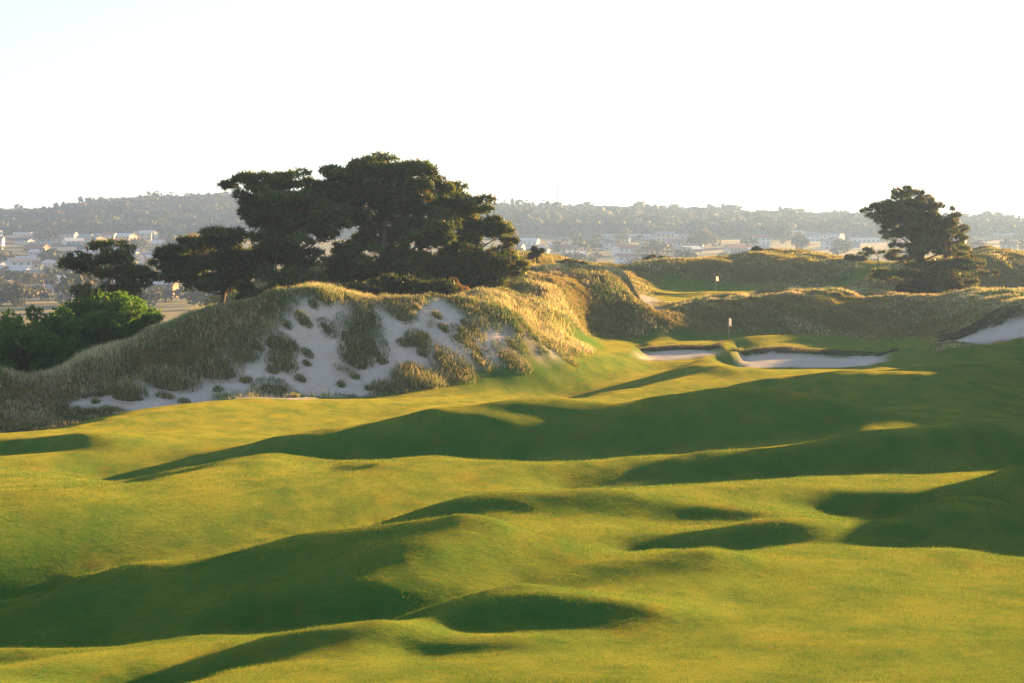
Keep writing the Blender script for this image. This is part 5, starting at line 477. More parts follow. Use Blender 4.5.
M_steel = plain('mast_steel', (.30, .30, .31), (.4, .4, .4), 2, .6)

# ------------------------------------------------------------ the ground sheet, split by cover
P = np.stack([XX, DD, Zw], -1).reshape(-1, 3)
du = np.zeros((NV, NU, 3)); dv = np.zeros((NV, NU, 3)); P3 = P.reshape(NV, NU, 3)
du[:, 1:-1] = P3[:, 2:]-P3[:, :-2]; du[:, 0] = P3[:, 1]-P3[:, 0]; du[:, -1] = P3[:, -1]-P3[:, -2]
dv[1:-1] = P3[2:]-P3[:-2]; dv[0] = P3[1]-P3[0]; dv[-1] = P3[-1]-P3[-2]
Nn = np.cross(du, dv).reshape(-1, 3); Nn /= np.linalg.norm(Nn, axis=1)[:, None]
jj, ii = np.meshgrid(np.arange(NV-1), np.arange(NU-1), indexing='ij')
idx = jj*NU+ii
quads = np.stack([idx, idx+1, idx+NU+1, idx+NU], -1).reshape(-1, 4)
fz = zone[:-1, :-1].ravel()
cover = np.zeros((NV*NU, 4), np.float32); cover[:, 3] = 1
cover[:, 0] = smooth(sandy*1., 1).ravel(); cover[:, 1] = smooth((zone == 1)*1., 2).ravel()
def ground_piece(name, sel):
    fq = quads[sel]; used, inv = np.unique(fq, return_inverse=True)
    o = mesh(name, P[used], inv.reshape(-1, 4), M_ground, smooth_=True)
    a = o.data.attributes.new('cover', 'FLOAT_COLOR', 'POINT'); a.data.foreach_set('color', cover[used].ravel())
    o.data.normals_split_custom_set_from_vertices([tuple(x) for x in Nn[used].tolist()])
    return tag(o, kind='structure')
ground_piece('fairway', fz == 0)
ground_piece('dunes', fz == 1)
ground_piece('dune_sand', fz == 2)
for k in range(4):
    if (fz == 3+k).any(): ground_piece('bunker', fz == 3+k)

# ------------------------------------------------------------ grasses
def blades(base, height_, width, lean, tint, seed=0, segs=2):
    """base (n,3), per-blade arrays; a curved tapering blade each, as quads + tip"""
    n = len(base); r = np.random.default_rng(seed)
    th = r.random(n)*2*np.pi; out = np.stack([np.cos(th), np.sin(th), 0*th], -1)
    ph = r.random(n)*2*np.pi; side = np.stack([np.cos(ph), np.sin(ph), 0*ph], -1)
    h = height_[:, None]; ln = lean[:, None]; w = width[:, None]
    up = np.array([0, 0, 1.])
    p0 = base-up*.02; p1 = base+up*h*.55+out*h*ln*.35; p2 = base+up*h*(1-.25*ln)+out*h*ln
    if segs == 1:
        V = np.stack([p0-side*w*.5, p0+side*w*.5, p2], 1).reshape(-1, 3)
        T = np.arange(3*n).reshape(-1, 3); c = np.repeat(tint, 3, 0); c[2::3] *= 1.15
        return V, T, c
    V = np.stack([p0-side*w*.5, p0+side*w*.5, p1-side*w*.4, p1+side*w*.4, p2], 1).reshape(-1, 3)
    b = np.arange(n)[:, None]*5
    T = np.concatenate([b+[0, 1, 3], b+[0, 3, 2], b+[2, 3, 4]], 0); c = np.repeat(tint, 5, 0); c[4::5] = c[4::5]*.6+STRAW*.55; c[2::5] *= 1.1; c[3::5] *= 1.1  # tips blended to straw, a golden rim light put into the tint
    return V, T, c
STRAW, OLIVE, GREY = np.array([.46, .41, .27]), np.array([.14, .20, .075]), np.array([.26, .29, .22])
def marram_tint(n, r, straw=.5):
    a = r.random(n)[:, None]; b = r.random(n)[:, None]
    c = np.where(a < straw, STRAW, np.where(b < .5, OLIVE, GREY)); return c*(.7+.6*r.random(n)[:, None])
def clump_field(name, sel, count, per, h0, w0, spread, straw, seed, label, extra=None):
    r = np.random.default_rng(seed)
    wgt = (sel*DD**2).ravel(); wgt = wgt/wgt.sum()
    ci = r.choice(NV*NU, count, p=wgt); j, i = ci//NU, ci % NU
    d = np.exp(V0+HS*(j+r.random(count)-.5)); x = (U0+HS*(i+r.random(count)-.5))*d
    keep = sel[np.clip(((np.log(d)-V0)/HS).round().astype(int), 0, NV-1), np.clip(((x/d-U0)/HS).round().astype(int), 0, NU-1)]
    x, d = x[keep], d[keep]; patch = np.clip(.5+1.6*fbm(x, d, 4.5), 0, 1)
    size = h0*(.35+.8*patch**1.5+.45*r.random(len(x))**2)
    n = per*len(x); rep = lambda a: np.repeat(a, per)
    ang = r.random(n)*6.283; rr = spread*np.sqrt(r.random(n))*rep(.6+.5*patch)
    bx, bd = rep(x)+rr*np.cos(ang), rep(d)+rr*np.sin(ang)
    base = np.stack([bx, bd, height(bx, bd)], -1)
    lush = rep(np.clip(.5+2.2*fbm(x+70, d, 3.2), 0, 1))[:, None]; green = np.array([.085, .16, .05])*(.7+.6*r.random((n, 1)))
    tm = marram_tint(n, r, straw); tm = np.where(r.random((n, 1)) < lush*.75, green, tm)
    tint = (extra or 1)*tm*rep(.55+.75*patch+.3*r.random(len(x)))[:, None]  # tall patches lighter, low ones darker, imitating lit tops and shade between
    V, T, c = blades(base, rep(size)*(.5+.6*r.random(n)), np.full(n, w0)*(.7+.6*r.random(n)), .15+.75*r.random(n), tint, seed)
    return tag(mesh(name, V, T, M_blade, col=c), label, 'grass', kind='stuff')
vis = (PYw < near_top+9) & (PX > -70) & (PX < 1095)
rough = (zone == 1) & vis
big_dune = rough & (DD < 136) & (PX < 600)
mound2 = rough & (DD >= 136) & (DD < 182) & (PX > 430) & (PX < 690)
band = rough & (DD >= 143) & (DD < 205) & (PX >= 690)
back = rough & (DD >= 182) & (DD < 290) & ~band
lowrough = big_dune & (DD < 103)
clump_field('marram_grass', big_dune, 5600, 15, .48, .035, .34, .42, 11, 'tawny and olive marram grass covering the big sandy dune below the pines')
clump_field('marram_grass', mound2, 3200, 14, .46, .05, .5, .62, 12, 'golden marram grass covering the round mound right of the big dune')
clump_field('rough_grass', band, 6500, 12, .22, .05, .5, .28, 13, 'short tawny rough on the long bank behind the first green')
clump_field('rough_grass', back, 7000, 10, .30, .08, .7, .35, 14, 'dull rough grass covering the far mounds before the town')
# golden fringe on the crest of the long bank
crest = band & (PYw < near_top) & (np.vstack([PYw[3:], PYw[-3:]]) > PYw+.4) & (DD > 172)
if crest.sum() > 50: clump_field('marram_grass', crest, 1300, 16, .48, .055, .45, .75, 15, 'golden fringe of marram along the crest of the bank behind the green')
# dark green turf lips over the bunkers, tint dimmed further to carry their shade
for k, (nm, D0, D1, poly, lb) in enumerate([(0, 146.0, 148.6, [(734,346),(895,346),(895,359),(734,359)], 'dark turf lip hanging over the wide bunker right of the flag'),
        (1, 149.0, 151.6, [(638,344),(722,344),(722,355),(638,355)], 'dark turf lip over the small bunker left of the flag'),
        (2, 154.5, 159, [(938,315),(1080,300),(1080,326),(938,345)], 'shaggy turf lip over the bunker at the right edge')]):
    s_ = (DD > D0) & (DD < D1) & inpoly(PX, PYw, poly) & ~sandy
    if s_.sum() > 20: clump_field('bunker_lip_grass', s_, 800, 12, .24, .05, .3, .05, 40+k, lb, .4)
# mown blades near the camera
def turf_blades():
    r = np.random.default_rng(5); n = 330000
    dmin, dmax = 15.5, 62
    t = r.random(n); d = dmin*(dmax/dmin)**(t**1.15); u = (r.random(n)*1080-28-CX)/F
    x = u*d; z = height(x, d)
    base = np.stack([x, d, z], -1)
    pt = np.clip(.5+1.5*fbm(x, d, 1.8), 0, 1)[:, None]; pt2 = np.clip(.5+2*fbm(x+40, d, .5), 0, 1)[:, None]
    g = np.array([.035, .11, .022]); y = np.array([.12, .14, .035]); s = np.array([.15, .15, .055])
    a = r.random(n)[:, None]
    tint = np.where(a < 0.06+.12*pt*pt2, s, np.where(a < .55, g, g*.55+y*.45))*(.7+.6*r.random(n)[:, None])
    h = (.018+.030*r.random(n))*(.7+.6*pt2[:, 0])*np.clip(d/26, .8, 1.5)
    V, T, c = blades(base, h, .007*np.clip(d/22, 1, 2.6)*(.7+.6*r.random(n)), .2+1.0*r.random(n), tint, 6, segs=1)
    tag(mesh('mown_grass', V, T, M_turf, col=c), 'short mown turf with paler dry blades in the foreground', 'grass', kind='stuff')
turf_blades()

# ------------------------------------------------------------ single tussocks on the sand
def tussock(px, py, wpx, hpx, straw, label, d0=96, d1=128):
    p = spot(px, py, d0, d1); k = p.y/F; w = wpx*k*.43; h = hpx*k*.8
    o = empty('marram_tussock', p); tag(o, label, 'grass tussock', 'marram tussocks on the sandy dune face')
    r = np.random.default_rng(int(px*31+py)); n = int(160+420*w*w)
    ang = r.random(n)*6.283; rr = np.sqrt(r.random(n))*1.22; fall = np.sqrt(1-.62*rr**2)
    bx, bd = p.x+w*rr*np.cos(ang), p.y+min(w, 1.6)*.75*rr*np.sin(ang)
    lump = h*.28*fall
    base = np.stack([bx-p.x, bd-p.y, height(bx, bd)+lump-p.z], -1)
    V, T, c = blades(base, h*(.25+.75*r.random(n)**1.3)*(.45+.55*fall), .03*(.7+.6*r.random(n)), .2+1.1*r.random(n), np.where(r.random((n, 1)) < .5, np.array([.09, .17, .05]), marram_tint(n, r, straw))*(.7+.5*r.random((n, 1))), n)
    mesh('blades', V, T, M_blade, o, c)
    # the matted mound of old roots the blades grow from
    m = 14; rows = []
    for a in range(6):
        f = a/5; rad = .88-f*f*.86
        for b in range(m):
            t = b/m*6.283; wob = 1+.18*math.sin(3*t+px)+.1*math.sin(5*t+py)
            X, Y = p.x+w*rad*wob*math.cos(t), p.y+min(w, 1.6)*.75*rad*wob*math.sin(t)
            rows.append((X-p.x, Y-p.y, float(height(X, Y))-p.z-.08+h*.38*f))
    T = [(a*m+b, a*m+(b+1) % m, (a+1)*m+(b+1) % m, (a+1)*m+b) for a in range(5) for b in range(m)]
    mesh('root_mound', np.array(rows), T, M_rootm, o, smooth_=True)
M_rootm = plain('root_mound', (.075, .075, .035), (.13, .10, .055), 6, .9, .06)
for t in [
 (323,302,25,15,.45,'round olive tussock just under the dune crest, at the head of the sand'),
 (369,324,26,11,.3,'dark green tussock alone on the upper sand right of the crest'),
 (327,332,20,7,.1,'small low dark tussock in the middle of the pale sand'),
 (361,350,56,11,.2,'longest green tussock lying across the middle of the sand'),
 (356,364,36,13,.4,'tussock with a lit tip just below the longest green tussock'),
 (418,345,28,16,.25,'green tussock on the sand between the longest tussock and the right rim'),
 (282,364,34,14,.35,'yellow green tussock left of the longest green one, lower of a stacked pair'),
 (280,347,38,14,.35,'greyish tussock left of the sand, upper of a stacked pair'),
 (302,323,16,14,.85,'small bright golden tussock on the left lip of the sand'),
 (468,348,46,8,.4,'wide flat tussock on the right part of the sand'),
 (474,330,26,9,.6,'reddish tussock at the top of the right sand patch'),
 (403,320,30,11,.4,'low tussock above the green one near the right rim'),
 (385,390,30,14,.3,'rounded green tussock at the foot of the sand by the fairway edge'),
 (418,384,54,22,.55,'bushy pale tipped tussock at the fairway edge, largest at the dune foot'),
 (452,369,50,14,.45,'tussock at the fairway edge right of the bushy pale tipped one'),
 (512,364,42,9,.5,'low strip of grass at the foot of the right sand patch'),
 (565,360,28,7,.5,'small tussock where the dune foot ends at the right'),
 (88,378,50,18,.7,'rusty golden tussock furthest left above the lower sand'),
 (128,399,38,28,.5,'tall dark sided tussock standing in the lower left sand'),
 (170,384,62,20,.75,'long golden tussock sloping down to the lower left sand'),
 (165,398,20,8,.7,'little tussock on the sand below the long golden one'),
 (217,374,54,14,.75,'golden tussock right of the long sloping one'),
 (275,392,46,9,.5,'flat grass tongue above the lower sand at the fairway edge'),
 (108,413,26,9,.45,'small tussock at the fairway corner of the lower left sand'),
 (245,352,40,14,.3,'grey green tussock on the left edge of the upper sand'),
 ]: tussock(*t)

rs = np.random.default_rng(64); free = (zone == 2) & (PYw < near_top+.5)
cand = np.argwhere(free & (PX > 90) & (PX < 552)); wq = DD[cand[:, 0], 0]**1.0; got = []
for _ in range(4000):
    j, i = cand[rs.integers(len(cand))]; a_, b_ = float(PX[j, i]), float(PYw[j, i])
    if all((a_-c)**2+((b_-e)*2.2)**2 > 19**2 for c, e in got): got.append((a_, b_))
    if len(got) >= 38: break
for a_, b_ in got:
    tussock(a_, b_, rs.uniform(7, 15), rs.uniform(6, 10), .5, 'little ragged tuft of grass scattered on the pale dune sand')
for o in bpy.data.objects:
    if o.get('label', '').startswith('little ragged tuft'): o['group'] = 'little ragged tufts on the dune sand'

# ------------------------------------------------------------ trees
def tube(pts, radii, m=7):
    V, T = [], []
    pts = [Vector(p) for p in pts]
    for k, p in enumerate(pts):
        d = (pts[min(k+1, len(pts)-1)]-pts[max(k-1, 0)]).normalized()
        a = d.orthogonal().normalized(); b = d.cross(a)
        for j in range(m):
            t = j/m*6.283; V.append(p+(a*math.cos(t)+b*math.sin(t))*radii[k])
    for k in range(len(pts)-1):
        for j in range(m): T.append((k*m+j, k*m+(j+1) % m, (k+1)*m+(j+1) % m, (k+1)*m+j))
    return [tuple(v) for v in V], T
def tufts(cen, n_needle, ln, wd, tint, r, up=.35):
    """cen (n,3): bursts of needles"""
    n = len(cen)*n_needle; c = np.repeat(cen, n_needle, 0)
    d = r.normal(size=(n, 3)); d[:, 2] += up; d /= np.linalg.norm(d, axis=1)[:, None]
    s = np.cross(d, r.normal(size=(n, 3))); s /= np.linalg.norm(s, axis=1)[:, None]+1e-6
    l = ln*(.6+.8*r.random(n))[:, None]; w = wd*(.7+.6*r.random(n))[:, None]
    V = np.stack([c-s*w*.5, c+s*w*.5, c+d*l], 1).reshape(-1, 3)
    return V, np.arange(3*n).reshape(-1, 3), np.repeat(np.repeat(tint, n_needle, 0)*(.75+.5*r.random(n)[:, None]), 3, 0)
def tree(name, label, px0, py_base, D, pads, trunk_top, green=(.072, .120, .040), brown=.12, dens=.85, limb_px=(), group=None, base=None, leaf=M_pine, cat='tree', ln=.42, trunk_r=.32, depth=1.0, fill=.6):
    r = np.random.default_rng(int(px0*7+D)); k = D/F
    b = base or at(px0, D); o = empty(name, b); tag(o, label, cat, group)
    cen, tint = [], []; pw = []
    for pd in pads+[(p[0]+r.uniform(-.6,.6)*p[2], p[1]+r.uniform(.3,1.1)*p[3], p[2]*.75, p[3]*.9) for p in pads if r.random() < fill]:
        px, py, rx, ry = pd[:4]; off = pd[4] if len(pd) > 4 else r.uniform(-1, 1)*1.6*depth
        c = np.array([(px-CX)*k-b.x, off, EYE+(HY-py)*k-b.z]); R = np.array([rx*k*1.06, max(rx*k*.8, .5)*depth, ry*k*1.3])
        pw.append((c, R))
        # lumps within the pad give it a broken edge
        nl = max(3, int(rx*ry/22)+2)
        for q in range(nl):
            v = r.normal(size=3); v /= np.linalg.norm(v); lc = c+v*R*(.45+.5*r.random()); lr = R*(.30+.24*r.random()); lr[2] = max(lr[2], .22)
            nn = int(dens*(26+120*lr[0]*lr[2])); g = r.normal(size=(nn, 3)); g /= np.linalg.norm(g, axis=1)[:, None]
            rad = (.55+.45*r.random(nn))[:, None]; pt = lc+g*rad*lr; low = g[:, 2] < -.35
            pt = pt[~(low & (r.random(nn) < .75))]
            cen.append(pt); sh = (.5+1.0*r.random()); col = np.tile(np.array(green)*sh, (len(pt), 1))
            br = r.random(len(pt)) < brown; col[br] = np.array([.14, .085, .042]); tint.append(col)
    cen = np.concatenate(cen); tint = np.concatenate(tint)
    V, T, c = tufts(cen, 6, ln, ln*.3, tint, r)
    mesh('crown', V, T, leaf, o, c)
    # trunk and limbs, one woody mesh per tree
    tt = np.array([(trunk_top[0]-CX)*k-b.x, 0, EYE+(HY-trunk_top[1])*k-b.z])
    n = 6; tp = [tuple(tt*np.array([(i/n)**1.3, 1, 0])*1.0+np.array([.12*math.sin(i*1.7+px0), .1*math.cos(i*2.1), -.3+(tt[2]+.3)*i/n])) for i in range(n+1)]
    tV, tT = tube(tp, [trunk_r*(1-.7*i/n)*(1.35 if i == 0 else 1) for i in range(n+1)], 9)
    pydata('trunk', tV, tT, M_bark, o)
    LV, LT = [], []
    for c_, R in pw:
        f = np.clip((c_[2]-.2*abs(c_[0])-.3)/max(tt[2], .1), .12, .92)*r.uniform(.75, .98); i = f*n; a = int(i); fr = i-a
        s = Vector(tp[a]).lerp(Vector(tp[min(a+1, n)]), fr); e = Vector(c_)-Vector((0, 0, R[2]*.3))
        mid = s.lerp(e, .5)+Vector((0, 0, -.08*(e-s).length+.2*r.normal())); m2 = s.lerp(e, .78)+Vector((.15*r.normal(), .15*r.normal(), .1*r.normal()))
        rr0 = trunk_r*.34*(1-.5*f); v, t = tube([s, mid, m2, e], [rr0, rr0*.7, rr0*.45, .02], 5); m = len(LV); LV += v; LT += [tuple(m+x for x in y) for y in t]
        for q in range(4):
            s2 = mid.lerp(e, r.random()); e2 = Vector(c_+r.normal(size=3)*R*.6); v, t = tube([s2, s2.lerp(e2, .5)+Vector((0, 0, .1*r.normal())), e2], [rr0*.35, rr0*.25, .012], 4)
            m = len(LV); LV += v; LT += [tuple(m+x for x in y) for y in t]
    pydata('limbs', LV, LT, M_bark, o)
    return o
tree('pine_tree', 'open dark pine standing alone behind the big green shrub at the left', 112, 300, 140,
     [(105,248,26,5),(88,259,22,6),(125,257,20,6),(73,267,13,5),(105,273,28,6),(137,270,16,6),(92,289,24,6),(128,286,24,8),(150,280,10,5),(110,298,30,6)], (108,250), brown=.14, dens=.65, trunk_r=.2)
tree('pine_tree', 'low wide spreading pine at the left end of the main pine clump', 222, 290, 146,
     [(172,253,20,7),(198,243,22,8),(222,236,24,9),(160,261,12,5),(192,264,30,8),(225,260,25,10),(205,279,25,8),(235,278,22,10),(180,272,18,6),(245,262,18,12)], (225,245), trunk_r=.3)
tree('pine_tree', 'tall pine with a long flat top branch reaching left over the clump', 300, 285, 147,
     [(236,183,13,4),(256,177,20,6),(283,180,24,7),(316,185,20,8),(253,200,14,11),(284,204,34,12),(320,207,25,10),(263,222,20,11),(298,226,30,10),(335,214,25,8),(280,244,30,10),(252,262,25,10),(300,262,25,9),(285,276,32,8),(325,232,18,8),(268,190,22,7)], (296,195), trunk_r=.42)
tree('pine_tree', 'tallest domed pine in the middle of the pine clump', 385, 288, 150,
     [(348,172,26,9),(383,169,30,9),(410,178,30,12),(432,194,20,12),(350,190,30,12),(390,198,34,13),(430,213,24,12),(410,231,24,11),(375,238,25,12),(360,258,28,11),(400,260,30,11),(438,234,18,12),(348,274,30,9),(395,278,34,8),(345,208,18,9),(370,218,22,10)], (382,180), trunk_r=.5, brown=.09)
tree('pine_tree', 'broad pine at the right end of the main pine clump, sloping down to the right', 462, 290, 153,
     [(453,194,18,8),(468,208,24,10),(485,224,24,10),(453,224,20,12),(500,231,17,7),(510,241,10,5),(460,248,26,12),(488,262,30,10),(514,262,14,6),(440,268,25,12),(470,276,32,9),(500,274,20,6),(440,205,18,12)], (462,205), trunk_r=.42, brown=.10)
tree('pine_tree', 'solitary pine with bare lower branches on the far bank at the right', 926, 292, 212,
     [(910,194,13,6),(899,203,18,6),(926,205,14,7),(873,211,13,6),(893,214,22,7),(922,219,20,7),(945,221,12,6),(938,232,20,6),(952,214,8,5),(915,236,12,4),(935,246,24,7),(963,238,8,4),(958,250,14,6),(966,261,15,5),(950,264,26,6),(985,271,11,3.5),(922,262,16,6),(895,274,20,6),(945,279,28,7),(967,284,14,4),(878,274,10,3.5),(930,285,24,6),(908,214,28,8),(922,229,26,8),(884,223,13,6),(940,240,26,8),(905,250,18,6),(918,204,20,7),(948,229,14,7)], (913,200), brown=.22, dens=.85, trunk_r=.42, ln=.42)
tree('windswept_tree', 'small flat topped tree leaning on the skyline between the two far mounds', 652, 266, 258, [(645,261,9,3),(656,259,9,3),(664,260,6,2.5)], (655,261), trunk_r=.15, ln=.4, depth=.7)
tree('windswept_tree', 'small flat tree just left of the solitary pine on the far skyline', 880, 262, 258, [(866,253,8,2.5),(876,250,10,3),(888,252,8,2)], (876,252), trunk_r=.14, ln=.4, depth=.7)
def shrub(name, label, px, py, D, rx, ry, n, green, leaf, ln, seed, b=None, dep=.8, wild=.25):
    r = np.random.default_rng(seed); k = D/F; base = b or at(px, D); o = empty(name, base); tag(o, label, 'shrub')
    top = EYE+(HY-py)*k; hh = max(top-base.z, .6)
    cen, tint = [], []
    nl = max(8, int(rx*ry/26))
    for q in range(nl):
        t = r.random()*6.283; f = math.sqrt(r.random()); fz_ = r.random()
        c = np.array([rx*k*f*math.cos(t)*.86, rx*k*dep*f*math.sin(t)*.8, 0]); c[2] = hh*(.12+.74*fz_*math.sqrt(max(.02, 1-f*f*.75)))
        R = np.array([.8, .8, .62])*min(rx*k*.35, 1.1)*(.6+.7*r.random())
        nn = int(n/nl); g = r.normal(size=(nn, 3)); g /= np.linalg.norm(g, axis=1)[:, None]
        cen.append(c+g*R*(.6+.4*r.random(nn))[:, None]); tint.append(np.tile(np.array(green)*(.7+.6*r.random()), (nn, 1)))
    V, T, c = tufts(np.concatenate(cen), 5, ln, ln*.45, np.concatenate(tint), r, .8)
    V[:, 2] = np.maximum(V[:, 2], -.4)
    mesh('foliage', V, T, leaf, o, c)
    SV, ST = [], []
    for q in range(7):
        e = Vector((rx*k*.5*r.normal()*.6, rx*k*.3*r.normal(), hh*.7)); v, t = tube([Vector((.1*r.normal(), .1*r.normal(), -.2)), e*.5, e], [.07, .05, .02], 5)
        m = len(SV); SV += v; ST += [tuple(m+x for x in y) for y in t]
    pydata('stems', SV, ST, M_bark, o); return o
G1 = (.068, .165, .03)
shrub('green_shrub', 'large bright green shrub at the left edge, lower than its neighbour', 30, 296, 122, 68, 38, 9000, G1, M_bush, .26, 1)
shrub('green_shrub', 'large domed bright green shrub against the left shoulder of the dune', 108, 281, 125, 58, 38, 9000, G1, M_bush, .26, 2)
shrub('green_shrub', 'dark green shrub between the two tall green ones at the left', 62, 312, 122, 40, 24, 5000, (.055, .135, .025), M_bush, .26, 3)
shrub('dark_shrub', 'low dark shrub on the skyline hump right of the pines', 537, 246.5, 214, 9, 5, 900, (.028, .04, .02), M_pine, .35, 4)
shrub('dark_shrub', 'dark shrub trailing down the slope right of the skyline hump', 571, 260, 222, 16, 5, 1200, (.04, .055, .022), M_pine, .35, 5)
shrub('dark_shrub', 'dark shrub at the left tip of the brown topped mound', 757, 250, 268, 6, 4, 700, (.03, .04, .02), M_pine, .4, 6)
shrub('dark_shrub', 'dark shrub on the saddle left of the solitary pine', 858, 257, 262, 12, 4, 900, (.035, .045, .02), M_pine, .4, 7)
shrub('dark_shrub', 'brownish thicket around the foot of the solitary pine', 935, 282, 214, 42, 9, 3600, (.06, .055, .025), M_pine, .4, 8)
shrub('dark_shrub', 'dark green thicket under the middle of the pine clump', 400, 272, 140, 60, 11, 5000, (.035, .058, .02), M_pine, .32, 9)
shrub('dark_shrub', 'low dark thicket under the left part of the pine clump', 270, 276, 138, 50, 9, 4000, (.03, .05, .02), M_pine, .32, 10)
shrub('bare_shrub', 'pale leafless thicket at the right foot of the pine clump', 455, 278, 143, 22, 9, 1300, (.16, .12, .08), M_pine, .3, 11)

# ------------------------------------------------------------ flags
def flag(px, D, topy, label, wave, fw, fh):
    b = at(px, D); k = D/F; o = empty('golf_flag', b); tag(o, label, 'golf flag')
    hh = 2.25
    v, t = tube([(0, 0, -.1), (0, 0, .5*hh), (0, 0, hh)], [.016, .016, .013], 10); v += [(0, 0, hh+.012)]; m = 20
    t += [(m+j, m+(j+1) % 10, 30) for j in range(10)]
    pydata('pole', v, t, M_stake, o)
    V, Fc = [], []; nx_, nz_ = 9, 7
    for s in (0, 1):
        for a in range(nx_):
            for b_ in range(nz_):
                f = a/(nx_-1); x = f*fw; zz = hh-.04-fh*(b_/(nz_-1))-f*f*.25*fh-.1*f*fh*math.sin(f*5)
                V.append((x*math.cos(wave), x*math.sin(wave)+.05*math.sin(f*7+b_*.3)+s*.004, zz))
    for s in (0, 1):
        for a in range(nx_-1):
            for b_ in range(nz_-1):
                i = s*nx_*nz_+a*nz_+b_; Fc.append((i, i+1, i+nz_+1, i+nz_) if s else (i, i+nz_, i+nz_+1, i+1))
    pydata('flag_cloth', V, Fc, M_cloth, o)
    v, t = tube([(0, 0, .012), (0, 0, -.15)], [.054, .054], 16); pydata('cup', v, t, M_cup, o)
flag(729, 164, 320, 'white flag on its pole in the shaded first green', .5, .30, .72)
flag(716, 234, 281, 'small distant white flag in the hollow behind the long bank', -.6, .42, .62)

# ------------------------------------------------------------ the plain, the town hillside and the wooded ridge
RIDGE = np.array([(-900,206),(-300,208),(0,219),(40,218),(75,216),(92,210),(120,207),(160,205),(240,204),(420,211),(480,213),(560,215),(640,216),(700,218),(760,221),(860,224),(940,228),(985,226),(1024,231),(1200,236),(2000,232)])
def far_z(x, d):
    px = CX+F*x/d; base = np.interp(d, [300, 700, 820, 1000, 1200, 1400, 1520], [-26, -26, -25, -18, -11, -4, .5])
    top = (HY-np.interp(px, RIDGE[:, 0], RIDGE[:, 1]))/F*1900
    t = np.clip((d-1480)/420, 0, 1); z = base*(1-t)+top*t
    t2 = np.clip((d-1950)/1200, 0, 1); z = z-t2*12
    return z+EYE+fbm(x, d, 260)*5*np.clip((d-700)/500, 0, 1)*np.clip((2600-d)/500, .2, 1)*(1-.6*t)
fu = np.linspace(-.95, .95, 190); fv = np.linspace(math.log(326), math.log(5200), 170)
FU, FV = np.meshgrid(fu, fv); FD = np.exp(FV); FX = FU*FD; FZ = far_z(FX, FD)
FP = np.stack([FX, FD, FZ], -1).reshape(-1, 3); j_, i_ = np.meshgrid(np.arange(169), np.arange(189), indexing='ij'); ix_ = j_*190+i_
FQ = np.stack([ix_, ix_+1, ix_+191, ix_+190], -1).reshape(-1, 4)
def field_mat():
    m, nt, out = mat('field'); d = nd(nt, 'ShaderNodeBsdfPrincipled', Roughness=.95)
    c = mix(nt, ramp(nt, nz(nt, .02, 4, .6), .4, .6), (.025, .065, .022), (.040, .062, .022)); c = mix(nt, ramp(nt, nz(nt, .15, 4, .6), .45, .7), c, (.04, .06, .02))
    L(nt, c, d.inputs['Base Color']); d.inputs['Sheen Weight'].default_value = .03; d.inputs['Sheen Tint'].default_value = (.9, .8, .4, 1); L(nt, d.outputs[0], out.inputs[0]); return m
M_field = field_mat()
M_wood = plain('forest_floor', (.035, .045, .025), (.05, .055, .03), .05, 1)
dm = FP[FQ[:, 0], 1]
def far_piece(name, sel, M):
    fq = FQ[sel]; used, inv = np.unique(fq, return_inverse=True); return tag(mesh(name, FP[used], inv.reshape(-1, 4), M, smooth_=True), kind='structure')
far_piece('field', dm < 830, M_field); far_piece('hillside', (dm >= 830) & (dm < 1500), M_field); far_piece('ridge', dm >= 1500, M_wood)
# ground sheet that carries on beneath and beyond everything
gx, gy = np.meshgrid(np.linspace(-9000, 9000, 40), np.linspace(-3000, 12000, 40)); gz = np.full(gx.shape, EYE-29.)
gi = (np.arange(39)[:, None]*40+np.arange(39)).ravel(); tag(mesh('ground', np.stack([gx, gy, gz], -1).reshape(-1, 3), np.stack([gi, gi+1, gi+41, gi+40], -1), M_field), kind='structure')
def leaf_cloud(n, r, rx=1, rz=1, size=.35, lobes=6):
    cs = r.normal(size=(lobes, 3)); cs /= np.linalg.norm(cs, axis=1)[:, None]; cs = cs*np.array([.5, .5, .32])+[0, 0, .62]
    k = r.integers(0, lobes, n); g = r.normal(size=(n, 3)); g /= np.linalg.norm(g, axis=1)[:, None]
    c = cs[k]+g*np.array([.45, .45, .3])*(.5+.5*r.random(n))[:, None]
    a = r.normal(size=(n, 3)); a /= np.linalg.norm(a, axis=1)[:, None]; b = np.cross(a, g); b /= np.linalg.norm(b, axis=1)[:, None]+1e-6
    V = np.stack([c-b*size*.5, c+a*size*.6, c+b*size*.5, c-a*size*.6], 1); return V.reshape(-1, 3)
def forest():
    r = np.random.default_rng(21); n = 5200; VV_, CC = [], []
    protos = [leaf_cloud(60, r, size=.26, lobes=6) for _ in range(9)]
    d = 1480+r.random(n)**.8*560; px = r.random(n)*1330-150; x = (px-CX)/F*d; z = far_z(x, d)
    for i in range(n):
        s = 10+6*r.random(); h = 8+5*r.random()+(5 if r.random() < .06 else 0); p = protos[r.integers(9)]
        VV_.append(p*[s, s, h]+[x[i], d[i], z[i]-1.5]); CC.append(np.tile(np.array([.045, .058, .03])*(.6+.9*r.random()), (len(p), 1)))
    V = np.concatenate(VV_); tag(mesh('wooded_ridge', V, np.arange(len(V)).reshape(-1, 4), M_far, col=np.concatenate(CC)), 'hazy eucalypt forest covering the whole ridge along the skyline', 'forest', kind='stuff')
forest()
